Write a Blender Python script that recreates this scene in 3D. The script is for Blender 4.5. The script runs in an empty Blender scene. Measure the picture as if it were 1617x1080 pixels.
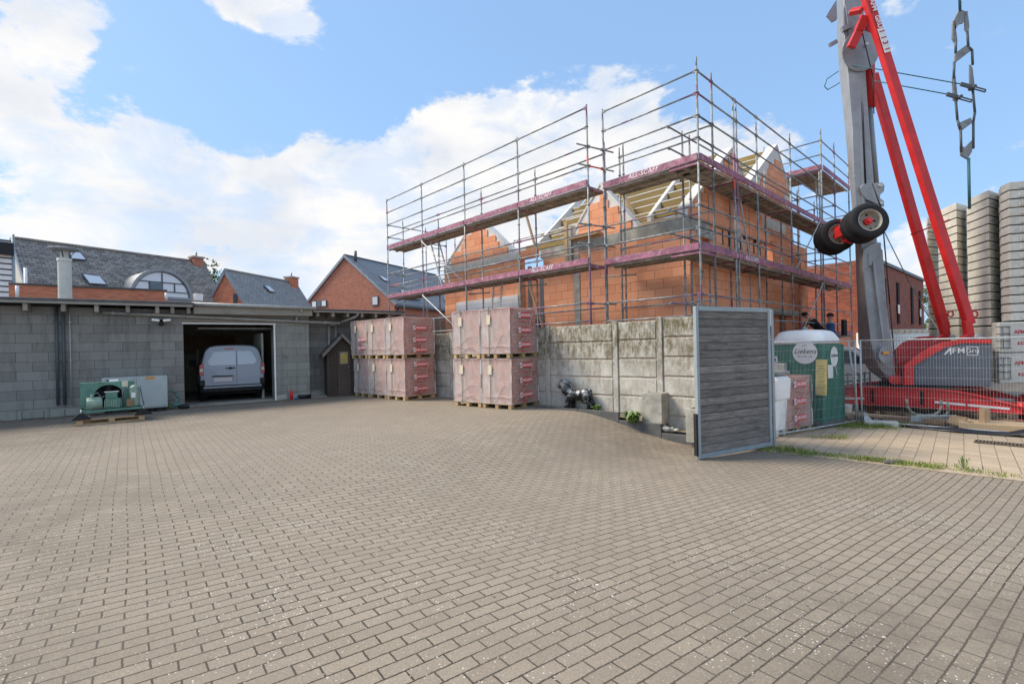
import bpy, math, random
from mathutils import Vector, Matrix, noise
random.seed(7)
R = math.radians
S = bpy.context.scene
COL = S.collection
H = 1.55                       # eye height above the yard
FPX, RHO, CX, CYH = 775.0, .022, 808.5, 548.0

# ------------------------------------------------------------ camera
cd = bpy.data.cameras.new('camera')
cam = bpy.data.objects.new('camera', cd); COL.objects.link(cam)
cd.sensor_width = 36; cd.lens = FPX / 1617 * 36
cd.shift_y = (CYH - 540) / 1617
cd.clip_start = .05; cd.clip_end = 3000
cam.matrix_world = Matrix.Translation((0, 0, H)) @ Matrix.Rotation(R(90), 4, 'X') @ Matrix.Rotation(-RHO, 4, 'Z')
S.camera = cam
S.render.resolution_x = 1024; S.render.resolution_y = 683
S.view_settings.view_transform = 'Standard'; S.view_settings.look = 'None'
S.view_settings.exposure = 0.80; S.view_settings.gamma = 1.0

def ray(px, py):
    u = px - CX; w = -(py - CYH)
    c, s = math.cos(RHO), math.sin(RHO)
    return (c*u + s*w)/FPX, (-s*u + c*w)/FPX
def P(px, py, Y):
    a, b = ray(px, py); return Vector((a*Y, Y, H + b*Y))
def onplane(px, py, p0, n):
    a, b = ray(px, py); d = Vector((a, 1, b)); o = Vector((0, 0, H))
    return o + d * ((Vector(p0) - o).dot(n) / d.dot(n))
def azv(deg): return Vector((math.sin(R(deg)), math.cos(R(deg)), 0))
def V(x, y, z=0): return Vector((x, y, z))
UP = Vector((0, 0, 1))

# ------------------------------------------------------------ sun and sky
SUN_AZ, SUN_EL = -82, 46
sd = bpy.data.lights.new('sun', 'SUN'); sun = bpy.data.objects.new('sun', sd); COL.objects.link(sun)
sd.energy = 2.9; sd.angle = R(22); sd.color = (1, .89, .74)
sv = azv(SUN_AZ)*math.cos(R(SUN_EL)) + UP*math.sin(R(SUN_EL))
sun.rotation_euler = sv.to_track_quat('Z', 'Y').to_euler()
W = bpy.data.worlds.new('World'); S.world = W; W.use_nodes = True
nt = W.node_tree; nt.nodes.clear()
def wn(t, **k):
    n = nt.nodes.new(t)
    for a, b in k.items(): setattr(n, a, b)
    return n
def wl(a, b): nt.links.new(a, b)
out = wn('ShaderNodeOutputWorld'); bg = wn('ShaderNodeBackground'); bg.inputs[1].default_value = .11
sky = wn('ShaderNodeTexSky', sky_type='NISHITA', sun_disc=False, sun_elevation=R(SUN_EL), sun_rotation=R(SUN_AZ), air_density=1.1, dust_density=.7, ozone_density=1.6)
tc = wn('ShaderNodeTexCoord')
def math_(op, a, b=None, c=None, clamp=False):
    n = wn('ShaderNodeMath', operation=op); n.use_clamp = clamp
    for i, v in enumerate((a, b, c)):
        if v is None: continue
        if isinstance(v, (int, float)): n.inputs[i].default_value = v
        else: wl(v, n.inputs[i])
    return n.outputs[0]
mp = wn('ShaderNodeMapping'); mp.inputs['Scale'].default_value = (1, 1, 1.9); wl(tc.outputs['Generated'], mp.inputs[0])
n1 = wn('ShaderNodeTexNoise'); n1.inputs['Scale'].default_value = 3.6; n1.inputs['Detail'].default_value = 9; n1.inputs['Roughness'].default_value = .67; n1.inputs['Distortion'].default_value = .25
wl(mp.outputs[0], n1.inputs['Vector'])
n3 = wn('ShaderNodeTexNoise'); n3.inputs['Scale'].default_value = 9.5; n3.inputs['Detail'].default_value = 8; n3.inputs['Roughness'].default_value = .6; wl(mp.outputs[0], n3.inputs['Vector'])
dens = math_('ADD', math_('MULTIPLY', math_('SUBTRACT', n1.outputs[0], .5), 3.2), math_('MULTIPLY', math_('SUBTRACT', n3.outputs[0], .5), 1.9))
blobs = [(40,330,260,.62),(190,280,200,.62),(330,320,170,.7),(470,300,160,.6),(560,230,70,.35),(470,35,85,1.1),(380,5,70,.9),(600,-5,60,.6),
         (60,20,110,.75),(150,30,50,.5),(230,60,50,.4),(215,150,25,.4),(130,110,120,.25),(20,160,110,.45),(210,40,60,.35),(780,200,150,.95),(960,160,120,1.0),(1000,260,190,.8),(700,310,190,.9),(1180,200,110,.7),
         (1250,160,70,.25),(1590,250,90,.45),(1440,420,110,.7),(560,400,220,.8),(1400,10,30,.5),
         (470,130,60,-.9),(300,160,130,-1.3),(270,80,90,-.9),(130,165,60,-.6),(420,175,110,-1.1),(560,200,70,-.7),(40,110,45,-.5),(700,130,90,-.5),(650,60,170,-1.0),(900,30,170,-1.0),(560,170,60,-.5),(1150,40,180,-.9),(1450,200,170,-.8),(1250,60,160,-.7)]
for (bx, by, br, bw) in blobs:
    a, b = ray(bx, by); d = Vector((a, 1, b)).normalized()
    a2, b2 = ray(bx + br, by); d2 = Vector((a2, 1, b2)).normalized(); rr = (d2 - d).length * 1.35
    vm = wn('ShaderNodeVectorMath', operation='DISTANCE'); wl(tc.outputs['Generated'], vm.inputs[0]); vm.inputs[1].default_value = d
    mr = wn('ShaderNodeMapRange', interpolation_type='SMOOTHSTEP')
    mr.inputs[1].default_value = 0; mr.inputs[2].default_value = rr; mr.inputs[3].default_value = bw; mr.inputs[4].default_value = 0
    wl(vm.outputs['Value'], mr.inputs[0]); dens = math_('ADD', dens, mr.outputs[0])
sx = wn('ShaderNodeSeparateXYZ'); wl(tc.outputs['Generated'], sx.inputs[0])
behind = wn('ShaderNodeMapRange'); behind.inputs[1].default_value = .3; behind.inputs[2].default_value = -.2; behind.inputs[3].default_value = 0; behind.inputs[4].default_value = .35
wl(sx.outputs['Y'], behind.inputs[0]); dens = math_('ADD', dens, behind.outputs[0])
mask = wn('ShaderNodeMapRange', interpolation_type='SMOOTHSTEP'); mask.inputs[1].default_value = .26; mask.inputs[2].default_value = .66
wl(dens, mask.inputs[0])
# cloud tone: pale grey bellies
n2 = wn('ShaderNodeTexNoise'); n2.inputs['Scale'].default_value = 5.5; n2.inputs['Detail'].default_value = 7; wl(mp.outputs[0], n2.inputs['Vector'])
cr = wn('ShaderNodeValToRGB'); cr.color_ramp.elements[0].position = .34; cr.color_ramp.elements[0].color = (4.2, 4.4, 4.75, 1)
cr.color_ramp.elements[1].position = .56; cr.color_ramp.elements[1].color = (5.25, 5.2, 5.15, 1)
wl(n2.outputs[0], cr.inputs[0])
hz = wn('ShaderNodeMapRange'); hz.inputs[1].default_value = .0; hz.inputs[2].default_value = .75; hz.inputs[3].default_value = .75; hz.inputs[4].default_value = .55
wl(sx.outputs['Z'], hz.inputs[0])
pale = wn('ShaderNodeMix', data_type='RGBA'); wl(hz.outputs[0], pale.inputs[0]); wl(sky.outputs[0], pale.inputs[6]); pale.inputs[7].default_value = (1.95, 3.35, 5.5, 1)
n4 = wn('ShaderNodeTexNoise'); n4.inputs['Scale'].default_value = 6.5; n4.inputs['Detail'].default_value = 9; n4.inputs['Roughness'].default_value = .62; n4.inputs['Distortion'].default_value = .4; wl(mp.outputs[0], n4.inputs['Vector'])
thin = wn('ShaderNodeMapRange', interpolation_type='SMOOTHSTEP'); thin.inputs[1].default_value = .38; thin.inputs[2].default_value = .56; thin.inputs[3].default_value = .62; thin.inputs[4].default_value = 1.0; wl(n4.outputs[0], thin.inputs[0])
wisp = wn('ShaderNodeMapRange', interpolation_type='SMOOTHSTEP'); wisp.inputs[1].default_value = .60; wisp.inputs[2].default_value = .82; wisp.inputs[3].default_value = 0; wisp.inputs[4].default_value = .38; wl(n4.outputs[0], wisp.inputs[0])
mfin = math_('MAXIMUM', math_('MULTIPLY', mask.outputs[0], thin.outputs[0]), wisp.outputs[0])
mx = wn('ShaderNodeMix', data_type='RGBA'); wl(mfin, mx.inputs[0]); wl(pale.outputs[2], mx.inputs[6]); wl(cr.outputs[0], mx.inputs[7])
bb = wn('ShaderNodeMapRange', interpolation_type='SMOOTHSTEP'); bb.inputs[1].default_value = .25; bb.inputs[2].default_value = -.5; bb.inputs[3].default_value = 1.0; bb.inputs[4].default_value = 1.1  # unseen sky behind the camera brightened as added fill light
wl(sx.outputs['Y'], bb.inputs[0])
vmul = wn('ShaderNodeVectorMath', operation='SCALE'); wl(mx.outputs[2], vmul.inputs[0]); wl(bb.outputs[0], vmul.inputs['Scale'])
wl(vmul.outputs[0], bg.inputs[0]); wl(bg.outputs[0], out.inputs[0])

# ------------------------------------------------------------ materials
def hexc(s):
    v = [int(s[i:i+2], 16)/255 for i in (0, 2, 4)]
    return tuple(x/12.92 if x < .04045 else ((x+.055)/1.055)**2.4 for x in v) + (1,)
def col(c): return hexc(c) if isinstance(c, str) else (tuple(c) + (1,) if len(c) == 3 else tuple(c))
class NT:
    def __init__(s, name):
        s.m = bpy.data.materials.new(name); s.m.use_nodes = True
        s.t = s.m.node_tree; s.b = s.t.nodes['Principled BSDF']
    def n(s, t, ins=None, **k):
        n = s.t.nodes.new(t)
        for a, b in k.items(): setattr(n, a, b)
        for a, b in (ins or {}).items():
            if isinstance(b, bpy.types.NodeSocket): s.t.links.new(b, n.inputs[a])
            else: n.inputs[a].default_value = b
        return n
    def l(s, a, b): s.t.links.new(a, b)
    def coord(s, kind='UV'): return s.n('ShaderNodeTexCoord').outputs[kind]
    def noise(s, scale, detail=5, rough=.6, vec=None, dist=0):
        n = s.n('ShaderNodeTexNoise', {'Scale': scale, 'Detail': detail, 'Roughness': rough, 'Distortion': dist})
        if vec is not None: s.l(vec, n.inputs['Vector'])
        return n.outputs[0]
    def rng(s, v, a, b, c=0, d=1): return s.n('ShaderNodeMapRange', {0: v, 1: a, 2: b, 3: c, 4: d}).outputs[0]
    def mix(s, f, a, b, mode='MIX'):
        n = s.n('ShaderNodeMix', data_type='RGBA', blend_type=mode)
        for i, v in ((0, f), (6, a), (7, b)):
            if isinstance(v, bpy.types.NodeSocket): s.l(v, n.inputs[i])
            else: n.inputs[i].default_value = v if i == 0 else col(v)
        return n.outputs[2]
    def mapping(s, vec, scale=(1, 1, 1), rot=(0, 0, 0), loc=(0, 0, 0)):
        return s.n('ShaderNodeMapping', {'Vector': vec, 'Scale': scale, 'Rotation': rot, 'Location': loc}).outputs[0]
    def set(s, c=None, rough=.6, metal=0, spec=None):
        if c is not None:
            if isinstance(c, bpy.types.NodeSocket): s.l(c, s.b.inputs['Base Color'])
            else: s.b.inputs['Base Color'].default_value = col(c)
        if isinstance(rough, bpy.types.NodeSocket): s.l(rough, s.b.inputs['Roughness'])
        else: s.b.inputs['Roughness'].default_value = rough
        s.b.inputs['Metallic'].default_value = metal
        if spec is not None: s.b.inputs['Specular IOR Level'].default_value = spec
        return s.m
    def bump(s, h, strength=.3, dist=.01):
        n = s.n('ShaderNodeBump', {'Strength': strength, 'Distance': dist, 'Height': h}); s.l(n.outputs[0], s.b.inputs['Normal'])

def simple(name, c, rough=.55, metal=0, var=.18, scale=3.0, dirt=None, dirtamt=.4):
    t = NT(name); co = t.coord('Object')
    base = col(c); dark = tuple(x*(1-var) for x in base[:3]); lite = tuple(min(1, x*(1+var)) for x in base[:3])
    cc = t.mix(t.rng(t.noise(scale, 6, .65, co), .35, .65), dark, lite)
    if dirt: cc = t.mix(t.rng(t.noise(scale*2.7, 8, .7, co), .5, .72, 0, dirtamt), cc, dirt)
    return t.set(cc, rough, metal)

def brickmat(name, c1, c2, mortar, bw, rh, ms, rough=.85, offset=.5, blotch=None, bump=.4, sat=.3, streak=0):
    t = NT(name); uv = t.coord('UV')
    b = t.n('ShaderNodeTexBrick', {'Vector': uv, 'Color1': col(c1), 'Color2': col(c2), 'Mortar': col(mortar), 'Scale': 1.0, 'Mortar Size': ms, 'Mortar Smooth': .2, 'Bias': 0.0, 'Brick Width': bw, 'Row Height': rh}, offset=offset)
    c = b.outputs[0]
    c = t.mix(t.rng(t.noise(1.3, 6, .7, uv), .3, .7, 0, sat), c, (.5, .5, .5), 'SOFT_LIGHT')
    if blotch: c = t.mix(t.rng(t.noise(2.2, 7, .75, uv), .5, .75, 0, .7), c, blotch)
    if streak: c = t.mix(t.rng(t.noise(1.6, 7, .75, t.mapping(uv, scale=(2.6, .35, 1))), .48, .68, 0, streak), c, (.05, .05, .045)); c = t.mix(t.rng(t.noise(5.5, 8, .8, uv), .62, .7, 0, .35), c, (.5, .49, .46))
    g = t.rng(t.noise(38, 4, .6, uv), .3, .7, .86, 1.1)
    c = t.mix(1.0, c, t.n('ShaderNodeCombineColor', {0: g, 1: g, 2: g}).outputs[0], 'MULTIPLY')
    t.bump(t.rng(b.outputs[1], 0, 1, 1, 0), bump, .01)
    return t.set(c, rough)

M = {}
# concrete block paving of the yard: courses run along the garage
def paving(name, c1, c2, joint, bw, rh, az, moss, dirt, wave=True, moss_shade=(.13, .105, .078)):
    t = NT(name); ob = t.coord('Object')
    v = t.mapping(ob, rot=(0, 0, R(az - 90)))
    if wave:
        wob = t.n('ShaderNodeVectorMath', {0: t.n('ShaderNodeTexNoise', {'Vector': ob, 'Scale': .35, 'Detail': 1.0}).outputs[1], 1: (.075, .075, 0)}, operation='MULTIPLY').outputs[0]
        wob2 = t.n('ShaderNodeVectorMath', {0: t.n('ShaderNodeTexNoise', {'Vector': ob, 'Scale': 6.0, 'Detail': 1.0}).outputs[1], 1: (.006, .006, 0)}, operation='MULTIPLY').outputs[0]
        wob3 = t.n('ShaderNodeVectorMath', {0: t.n('ShaderNodeTexNoise', {'Vector': ob, 'Scale': 45.0, 'Detail': 2.0}).outputs[1], 1: (.010, .010, 0)}, operation='MULTIPLY').outputs[0]
        v = t.n('ShaderNodeVectorMath', {0: v, 1: wob}, operation='ADD').outputs[0]
        v = t.n('ShaderNodeVectorMath', {0: v, 1: wob2}, operation='ADD').outputs[0]
        v = t.n('ShaderNodeVectorMath', {0: v, 1: wob3}, operation='ADD').outputs[0]
    b = t.n('ShaderNodeTexBrick', {'Vector': v, 'Color1': col(c1), 'Color2': col(c2), 'Mortar': col(joint), 'Scale': 1.0, 'Mortar Size': .0066, 'Mortar Smooth': .6, 'Bias': -.1, 'Brick Width': bw, 'Row Height': rh}, offset=.5)
    c = b.outputs[0]
    big = t.noise(.33, 5, .6, ob)
    c = t.mix(t.rng(big, .42, .68, 0, .45), c, dirt)
    mid = t.noise(1.7, 7, .75, ob)
    c = t.mix(t.rng(mid, .48, .7, 0, .38), c, dirt)
    edge = t.n('ShaderNodeMath', {0: t.rng(t.n('ShaderNodeVectorMath', {0: ob, 1: (0.3, 8.0, 0)}, operation='DISTANCE').outputs['Value'], 4.0, 11.0, 0, .75), 1: t.rng(t.noise(.9, 6, .7, ob), .3, .62)}, operation='MULTIPLY').outputs[0]  # moss plus painted vignette shade, growing away from the yard centre
    if wave: c = t.mix(edge, c, moss_shade)
    for (cx_, cy_, r0_, r1_, am) in ((2.7, 1.9, 2.5, .7, .75), (-5.2, 4.3, 3.2, 1.0, .7), (-10.5, 9.5, 3.5, 1.5, .8), (-2.6, 1.7, 1.6, .4, .6)):  # dark patches: part moss, part vignette shade painted into the colour
        pm = t.n('ShaderNodeMath', {0: t.rng(t.n('ShaderNodeVectorMath', {0: ob, 1: (cx_, cy_, 0)}, operation='DISTANCE').outputs['Value'], r0_, r1_, 0, am), 1: t.rng(t.noise(1.9, 6, .7, ob), .34, .6)}, operation='MULTIPLY').outputs[0]
        if wave: c = t.mix(pm, c, moss_shade)
    rampd = t.n('ShaderNodeMath', {0: t.rng(t.n('ShaderNodeVectorMath', {0: ob, 1: (3.1, 9.6, -.2)}, operation='DISTANCE').outputs['Value'], 2.9, 1.2, 0, .55), 1: t.rng(t.noise(1.3, 6, .7, ob), .3, .55)}, operation='MULTIPLY').outputs[0]  # darkens the paving on the ramp beside the kerb
    if wave: c = t.mix(rampd, c, moss_shade)
    fine = t.rng(t.noise(90, 5, .8, ob), .3, .7, .66, 1.32)
    c = t.mix(1.0, c, t.n('ShaderNodeCombineColor', {0: fine, 1: fine, 2: fine}).outputs[0], 'MULTIPLY')
    # stained patches in the joints
    jm = t.n('ShaderNodeMath', {0: b.outputs[1], 1: t.rng(t.noise(.8, 3, .6, ob), .5, .66)}, operation='MULTIPLY').outputs[0]
    c = t.mix(jm, c, moss)
    # pale lichen specks, in drifts
    vo = t.n('ShaderNodeTexVoronoi', {'Vector': ob, 'Scale': 36.0, 'Randomness': 1.0})
    sp = t.n('ShaderNodeMath', {0: vo.outputs[0], 1: t.rng(t.noise(.8, 4, .7, ob), .38, .66, .05, .24)}, operation='LESS_THAN').outputs[0]
    vo2 = t.n('ShaderNodeTexVoronoi', {'Vector': ob, 'Scale': 11.0, 'Randomness': 1.0})
    sp2 = t.n('ShaderNodeMath', {0: vo2.outputs[0], 1: t.rng(t.noise(1.6, 4, .7, ob), .48, .7, 0, .15)}, operation='LESS_THAN').outputs[0]
    spm = t.n('ShaderNodeMath', {0: sp, 1: sp2}, operation='MAXIMUM').outputs[0]
    spm = t.n('ShaderNodeMath', {0: spm, 1: t.rng(t.noise(15, 3, .6, ob), .4, .6, .15, .85)}, operation='MULTIPLY').outputs[0]
    c = t.mix(spm, c, (.78, .75, .68))
    t.bump(t.n('ShaderNodeMath', {0: t.rng(b.outputs[1], 0, 1, 1, 0), 1: t.rng(t.noise(90, 2, .5, ob), 0, 1, 0, .25)}, operation='ADD').outputs[0], .5, .008)
    return t.set(c, .82)
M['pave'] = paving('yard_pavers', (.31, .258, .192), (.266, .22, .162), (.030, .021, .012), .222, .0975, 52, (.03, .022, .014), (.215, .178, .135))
M['path'] = paving('beige_pavers', (.50, .39, .27), (.40, .31, .21), (.17, .125, .08), .21, .21, 42.5, (.07, .06, .03), (.3, .24, .17), False)
M['cblock'] = brickmat('grey_block', '94918a', '7f7d76', '504e49', .6, .24, .0055, .8, blotch='918f87', bump=.25, sat=.5, streak=.45)
M['cblock2'] = brickmat('grey_block_pale', '999a90', '888980', '62615a', .6, .24, .0055, .8, blotch='979b95', bump=.25, sat=.5, streak=.35)
M['clay'] = brickmat('clay_block', (.90, .41, .225), (.76, .305, .155), (.42, .18, .10), .5, .25, .0075, .85, blotch=(.85, .45, .28), bump=.5)
M['brick'] = brickmat('red_brick', (.56, .185, .10), (.33, .105, .065), (.34, .24, .19), .22, .065, .008, .9, blotch=(.28, .11, .08))
M['brick2'] = brickmat('brown_brick', (.46, .13, .07), (.24, .07, .045), (.1, .07, .06), .24, .06, .007, .9, blotch=(.2, .08, .055))
M['brick3'] = brickmat('orange_brick', (.74, .235, .11), (.54, .14, .07), (.42, .28, .2), .22, .065, .007, .9)
M['pinkbrick'] = brickmat('pallet_brick', (.60, .22, .15), (.38, .135, .095), (.16, .06, .045), .21, .09, .005, .8, blotch=(.44, .27, .23), sat=.4)
M['slate'] = brickmat('slate', (.37, .325, .28), (.18, .16, .14), (.07, .066, .06), .3, .17, .014, .85, blotch=(.36, .33, .29))
M['slate2'] = brickmat('grey_slate', (.34, .34, .325), (.26, .262, .255), (.12, .12, .115), .3, .2, .012, .8, blotch=(.37, .365, .34))
M['tile'] = brickmat('dark_tile', (.21, .22, .235), (.17, .18, .195), (.03, .03, .034), 9, .33, .03, .55)
M['conc'] = simple('concrete', 'a8a499', .9, 0, .25, 2.5, '6d685e', .6)
M['conc2'] = simple('pale_concrete', 'cac7bc', .9, 0, .1, 2.2, '96907f', .5)
M['darkconc'] = simple('dark_concrete', '5b5b5a', .85, 0, .2, 3, '3d3d3a', .5)
def stained():
    t = NT('stained_concrete'); ob = t.coord('Object'); uv = t.coord('UV')
    str_ = t.mapping(uv, scale=(3.2, 1.1, 1))
    c = t.mix(t.rng(t.noise(2.2, 7, .7, uv), .35, .65), (.42, .395, .34), (.62, .59, .52))
    c = t.mix(t.rng(t.noise(1.5, 8, .78, str_), .46, .66, 0, .7), c, (.22, .18, .12))
    zz = t.n('ShaderNodeSeparateXYZ', {0: ob}).outputs[2]
    top = t.n('ShaderNodeMath', {0: t.rng(zz, 1.45, 2.1), 1: t.rng(t.noise(3, 7, .8, str_), .38, .62)}, operation='MULTIPLY').outputs[0]
    c = t.mix(top, c, (.12, .095, .035))
    c = t.mix(t.rng(t.noise(9, 6, .7, uv), .6, .7, 0, .6), c, (.09, .085, .07))
    t.bump(t.noise(14, 6, .7, uv), .35, .02)
    return t.set(c, .92)
M['stain'] = stained()
def woodm(name, a, b, sc=(1, 14, 1), rough=.8):
    t = NT(name); uv = t.coord('UV'); m = t.mapping(uv, scale=sc)
    n = t.noise(3.0, 8, .7, m, .6)
    c = t.mix(t.rng(n, .35, .65), a, b)
    c = t.mix(t.rng(t.noise(1.6, 3, .5, uv), .4, .6, 0, .3), c, b)
    g = t.rng(t.n('ShaderNodeObjectInfo').outputs['Random'], 0, 1, .72, 1.2)
    c = t.mix(1.0, c, t.n('ShaderNodeCombineColor', {0: g, 1: g, 2: g}).outputs[0], 'MULTIPLY')
    t.bump(n, .3, .006)
    return t.set(c, rough)
M['greyboard'] = woodm('grey_timber', (.09, .078, .068), (.27, .24, .21), (1.0, 9, 1))
M['oldwood'] = woodm('old_timber', (.24, .215, .175), (.38, .35, .29))
M['pine'] = woodm('pine', (.50, .31, .15), (.62, .43, .24))
M['pallet'] = woodm('pallet_wood', (.42, .28, .13), (.58, .41, .2))
M['ply'] = woodm('raw_wood', (.40, .27, .15), (.55, .39, .22))
M['purlin'] = woodm('treated_timber', (.19, .13, .035), (.34, .24, .085))
M['shed'] = woodm('dark_timber', (.045, .03, .022), (.10, .07, .05))
M['steel'] = simple('galvanised', 'bdc0bf', .5, .25, .2, 6, '7c7d7b', .5)
M['steel_d'] = simple('galvanised_old', '8a8c8b', .6, .2, .25, 5, '6f5a50', .4)
def pole():
    t = NT('scaffold_tube'); ob = t.coord('Object')
    n = t.noise(1.1, 3, .5, ob); n2_ = t.noise(.9, 3, .5, t.mapping(ob, loc=(7, 3, 1)))
    c = t.mix(t.rng(t.noise(7, 6, .6, ob), .4, .6), (.17, .19, .19), (.34, .355, .35))
    c = t.mix(t.rng(n, .56, .62, 0, .8), c, (.20, .075, .16))
    c = t.mix(t.rng(n2_, .69, .71, 0, .9), c, (.7, .1, .04))
    return t.set(c, .5, .15)
M['pole'] = pole()
M['toe'] = simple('toe_board_purple', (.30, .11, .17), .7, 0, .3, 3, (.58, .42, .41), .8)
M['deckm'] = simple('deck_underside', 'a59c8f', .8, 0, .25, 3, '5f584f', .6)
M['white'] = simple('white_paint', 'f3f1ec', .6, 0, .06, 3)
M['offwhite'] = simple('off_white', 'd6d2c4', .7, 0, .08, 2, 'b9b29f', .4)
M['rimgrey'] = simple('rim_grey', 'aaa596', .6, .1, .12, 6, '7a6a55', .5)
M['insul'] = simple('aerated_block', 'd9d7d2', .9, 0, .08, 2.5, 'b7b2aa', .4)
M['insul2'] = brickmat('insulation_board', (.80, .81, .82), (.72, .73, .745), (.3, .3, .3), 1.2, .6, .004, .8)
M['black'] = simple('black_plastic', '17181a', .55, 0, .2, 3)
M['rubber'] = simple('rubber', '1e1e1f', .85, 0, .3, 5, '3c3834', .4)
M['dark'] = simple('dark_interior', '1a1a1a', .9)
M['red'] = simple('crane_red', (.62, .020, .020), .42, 0, .18, 2.2, (.30, .05, .04), .5)
M['cranegrey'] = simple('mast_grey', (.30, .31, .32), .45, .35, .12, 1.6, (.21, .21, .21), .5)
M['panelgrey'] = simple('panel_grey', (.105, .125, .15), .4, 0, .06, 1.5)
M['green'] = simple('machine_green', (.11, .26, .2), .5, 0, .25, 4, (.2, .23, .18), .5)
M['green_l'] = simple('machine_green_pale', (.24, .34, .26), .5, 0, .2, 6)
M['toilet'] = simple('toilet_green', (.004, .16, .105), .45, 0, .15, 1.6, (.03, .16, .12), .4)
M['cab'] = simple('cabinet_grey', 'b4bcb8', .5, 0, .07, 2)
M['paper'] = simple('paper', 'd9d0b6', .8, 0, .1, 9)
M['yellowpaper'] = simple('yellow_paper', 'd6c583', .8, 0, .12, 12)
M['redlabel'] = simple('red_label', (.75, .025, .03), .5, 0, .1, 9)
M['redprint'] = simple('red_print', (.5, .03, .05), .6)
M['whitelabel'] = simple('white_label', (.82, .8, .78), .6, 0, .05, 9)
M['strap'] = simple('green_strap', (.03, .11, .09), .5)
M['alu'] = simple('aluminium', '9aa2a4', .5, .15, .1, 4)
M['orange'] = simple('orange', (.8, .3, .03), .5)
M['blue'] = simple('blue', (.03, .12, .3), .7)
M['teal'] = simple('teal_rope', (.03, .13, .15), .6)
M['hose'] = simple('hose', (.3, .31, .24), .6)
M['skin'] = simple('skin', (.5, .27, .19), .6)
M['navy'] = simple('dark_cloth', (.02, .022, .03), .9)
M['bluecloth'] = simple('blue_cloth', (.04, .12, .28), .9, 0, .25, 6)
M['yellowpane'] = simple('yellow_pane', (.45, .33, .05), .4)
M['cardboard'] = simple('cardboard', (.3, .18, .1), .8)
M['zinc'] = simple('zinc', '8e9498', .45, .3, .12, 3)
M['gutter'] = simple('pvc_grey', 'a8a8a2', .5, 0, .12, 4, '77766f', .4)
M['pipe_d'] = simple('dark_pipe', '4e5558', .5, 0, .1, 4)
M['mastic'] = simple('dark_sheet', '222326', .35, 0, .3, 3)
M['soil'] = simple('soil', (.2, .155, .11), .95, 0, .35, 3, (.32, .27, .2), .7)
M['sand'] = simple('sandy_joint', (.42, .33, .23), .95, 0, .3, 6, (.24, .19, .12), .6)
def statue():
    t = NT('silver_black_paint'); ob = t.coord('Object')
    n = t.noise(6, 9, .75, ob, .5)
    zz = t.n('ShaderNodeSeparateXYZ', {0: ob}).outputs[2]
    k = t.n('ShaderNodeMath', {0: n, 1: t.rng(zz, .1, .6, -.06, .07)}, operation='ADD').outputs[0]
    c = t.mix(t.rng(k, .49, .66), (.012, .012, .014), (.42, .42, .415))
    return t.set(c, .38, .3)
M['statue'] = statue()
def glass(name, c, rough=.08):
    t = NT(name); t.b.inputs['Specular IOR Level'].default_value = 1.0
    return t.set(c, rough)
M['glass'] = glass('window_glass', (.06, .075, .09))
M['skyglass'] = glass('pale_glass', (.70, .73, .76), .12)  # pale sky reflection put into the base colour
def carpaint():
    t = NT('silver_paint'); t.b.inputs['Coat Weight'].default_value = .6
    return t.set((.23, .265, .32), .3, .5)
M['silver'] = carpaint()
M['vanglass'] = glass('van_window', (.46, .52, .60), .06)  # bluish reflection of the sky painted in as the pane colour
M['tail'] = glass('tail_lamp_red', (.45, .008, .006), .2)
M['tailw'] = glass('tail_lamp_clear', (.6, .5, .45), .2)
M['plate'] = simple('number_plate', 'c8bdbd', .5, 0, .05, 5)
def film():
    t = NT('stretch_film'); ob = t.coord('Object')
    t.t.nodes.remove(t.b)
    tr = t.n('ShaderNodeBsdfTransparent'); df = t.n('ShaderNodeBsdfPrincipled', {'Base Color': (.80, .72, .66, 1), 'Roughness': .2})
    v = t.mapping(ob, scale=(1, 1, .7)); n = t.noise(2.2, 6, .7, v, 2.2); n2 = t.noise(1.2, 3, .6, ob, .5)
    lf = t.n('ShaderNodeMath', {0: t.n('ShaderNodeSeparateXYZ', {0: ob}).outputs[0], 1: .02}, operation='LESS_THAN').outputs[0]
    wr = t.n('ShaderNodeMath', {0: t.n('ShaderNodeMath', {0: n, 1: .5}, operation='SUBTRACT').outputs[0]}, operation='ABSOLUTE').outputs[0]
    k = t.n('ShaderNodeMath', {0: t.rng(wr, 0, .02, .16, 0), 1: t.n('ShaderNodeMath', {0: t.rng(n2, .36, .68, .06, .42), 1: t.n('ShaderNodeMath', {0: lf, 1: .22}, operation='MULTIPLY').outputs[0]}, operation='ADD').outputs[0]}, operation='ADD').outputs[0]
    ms = t.n('ShaderNodeMixShader', {0: k, 1: tr.outputs[0], 2: df.outputs[0]})
    bp = t.n('ShaderNodeBump', {'Strength': .6, 'Distance': .03, 'Height': n}); t.l(bp.outputs[0], df.inputs['Normal'])
    t.l(ms.outputs[0], t.t.nodes['Material Output'].inputs[0]); return t.m
M['film'] = film()
def filmfold():
    t = NT('film_fold'); t.t.nodes.remove(t.b)
    tr = t.n('ShaderNodeBsdfTransparent'); df = t.n('ShaderNodeBsdfPrincipled', {'Base Color': (.8, .77, .75, 1), 'Roughness': .35})
    ms = t.n('ShaderNodeMixShader', {0: .55, 1: tr.outputs[0], 2: df.outputs[0]})
    t.l(ms.outputs[0], t.t.nodes['Material Output'].inputs[0]); return t.m
M['fold'] = filmfold()
def leafm(name, a, b):
    t = NT(name); oi = t.n('ShaderNodeNewGeometry')
    c = t.mix(oi.outputs['Random Per Island'], a, b)
    t.b.inputs['Subsurface Weight'].default_value = 0
    return t.set(c, .6)
M['leaf'] = leafm('foliage', (.035, .075, .018), (.10, .15, .035))
M['grass'] = leafm('grass', (.10, .17, .02), (.32, .34, .08))
M['weed'] = leafm('weed_leaf', (.06, .13, .02), (.18, .27, .06))
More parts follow.
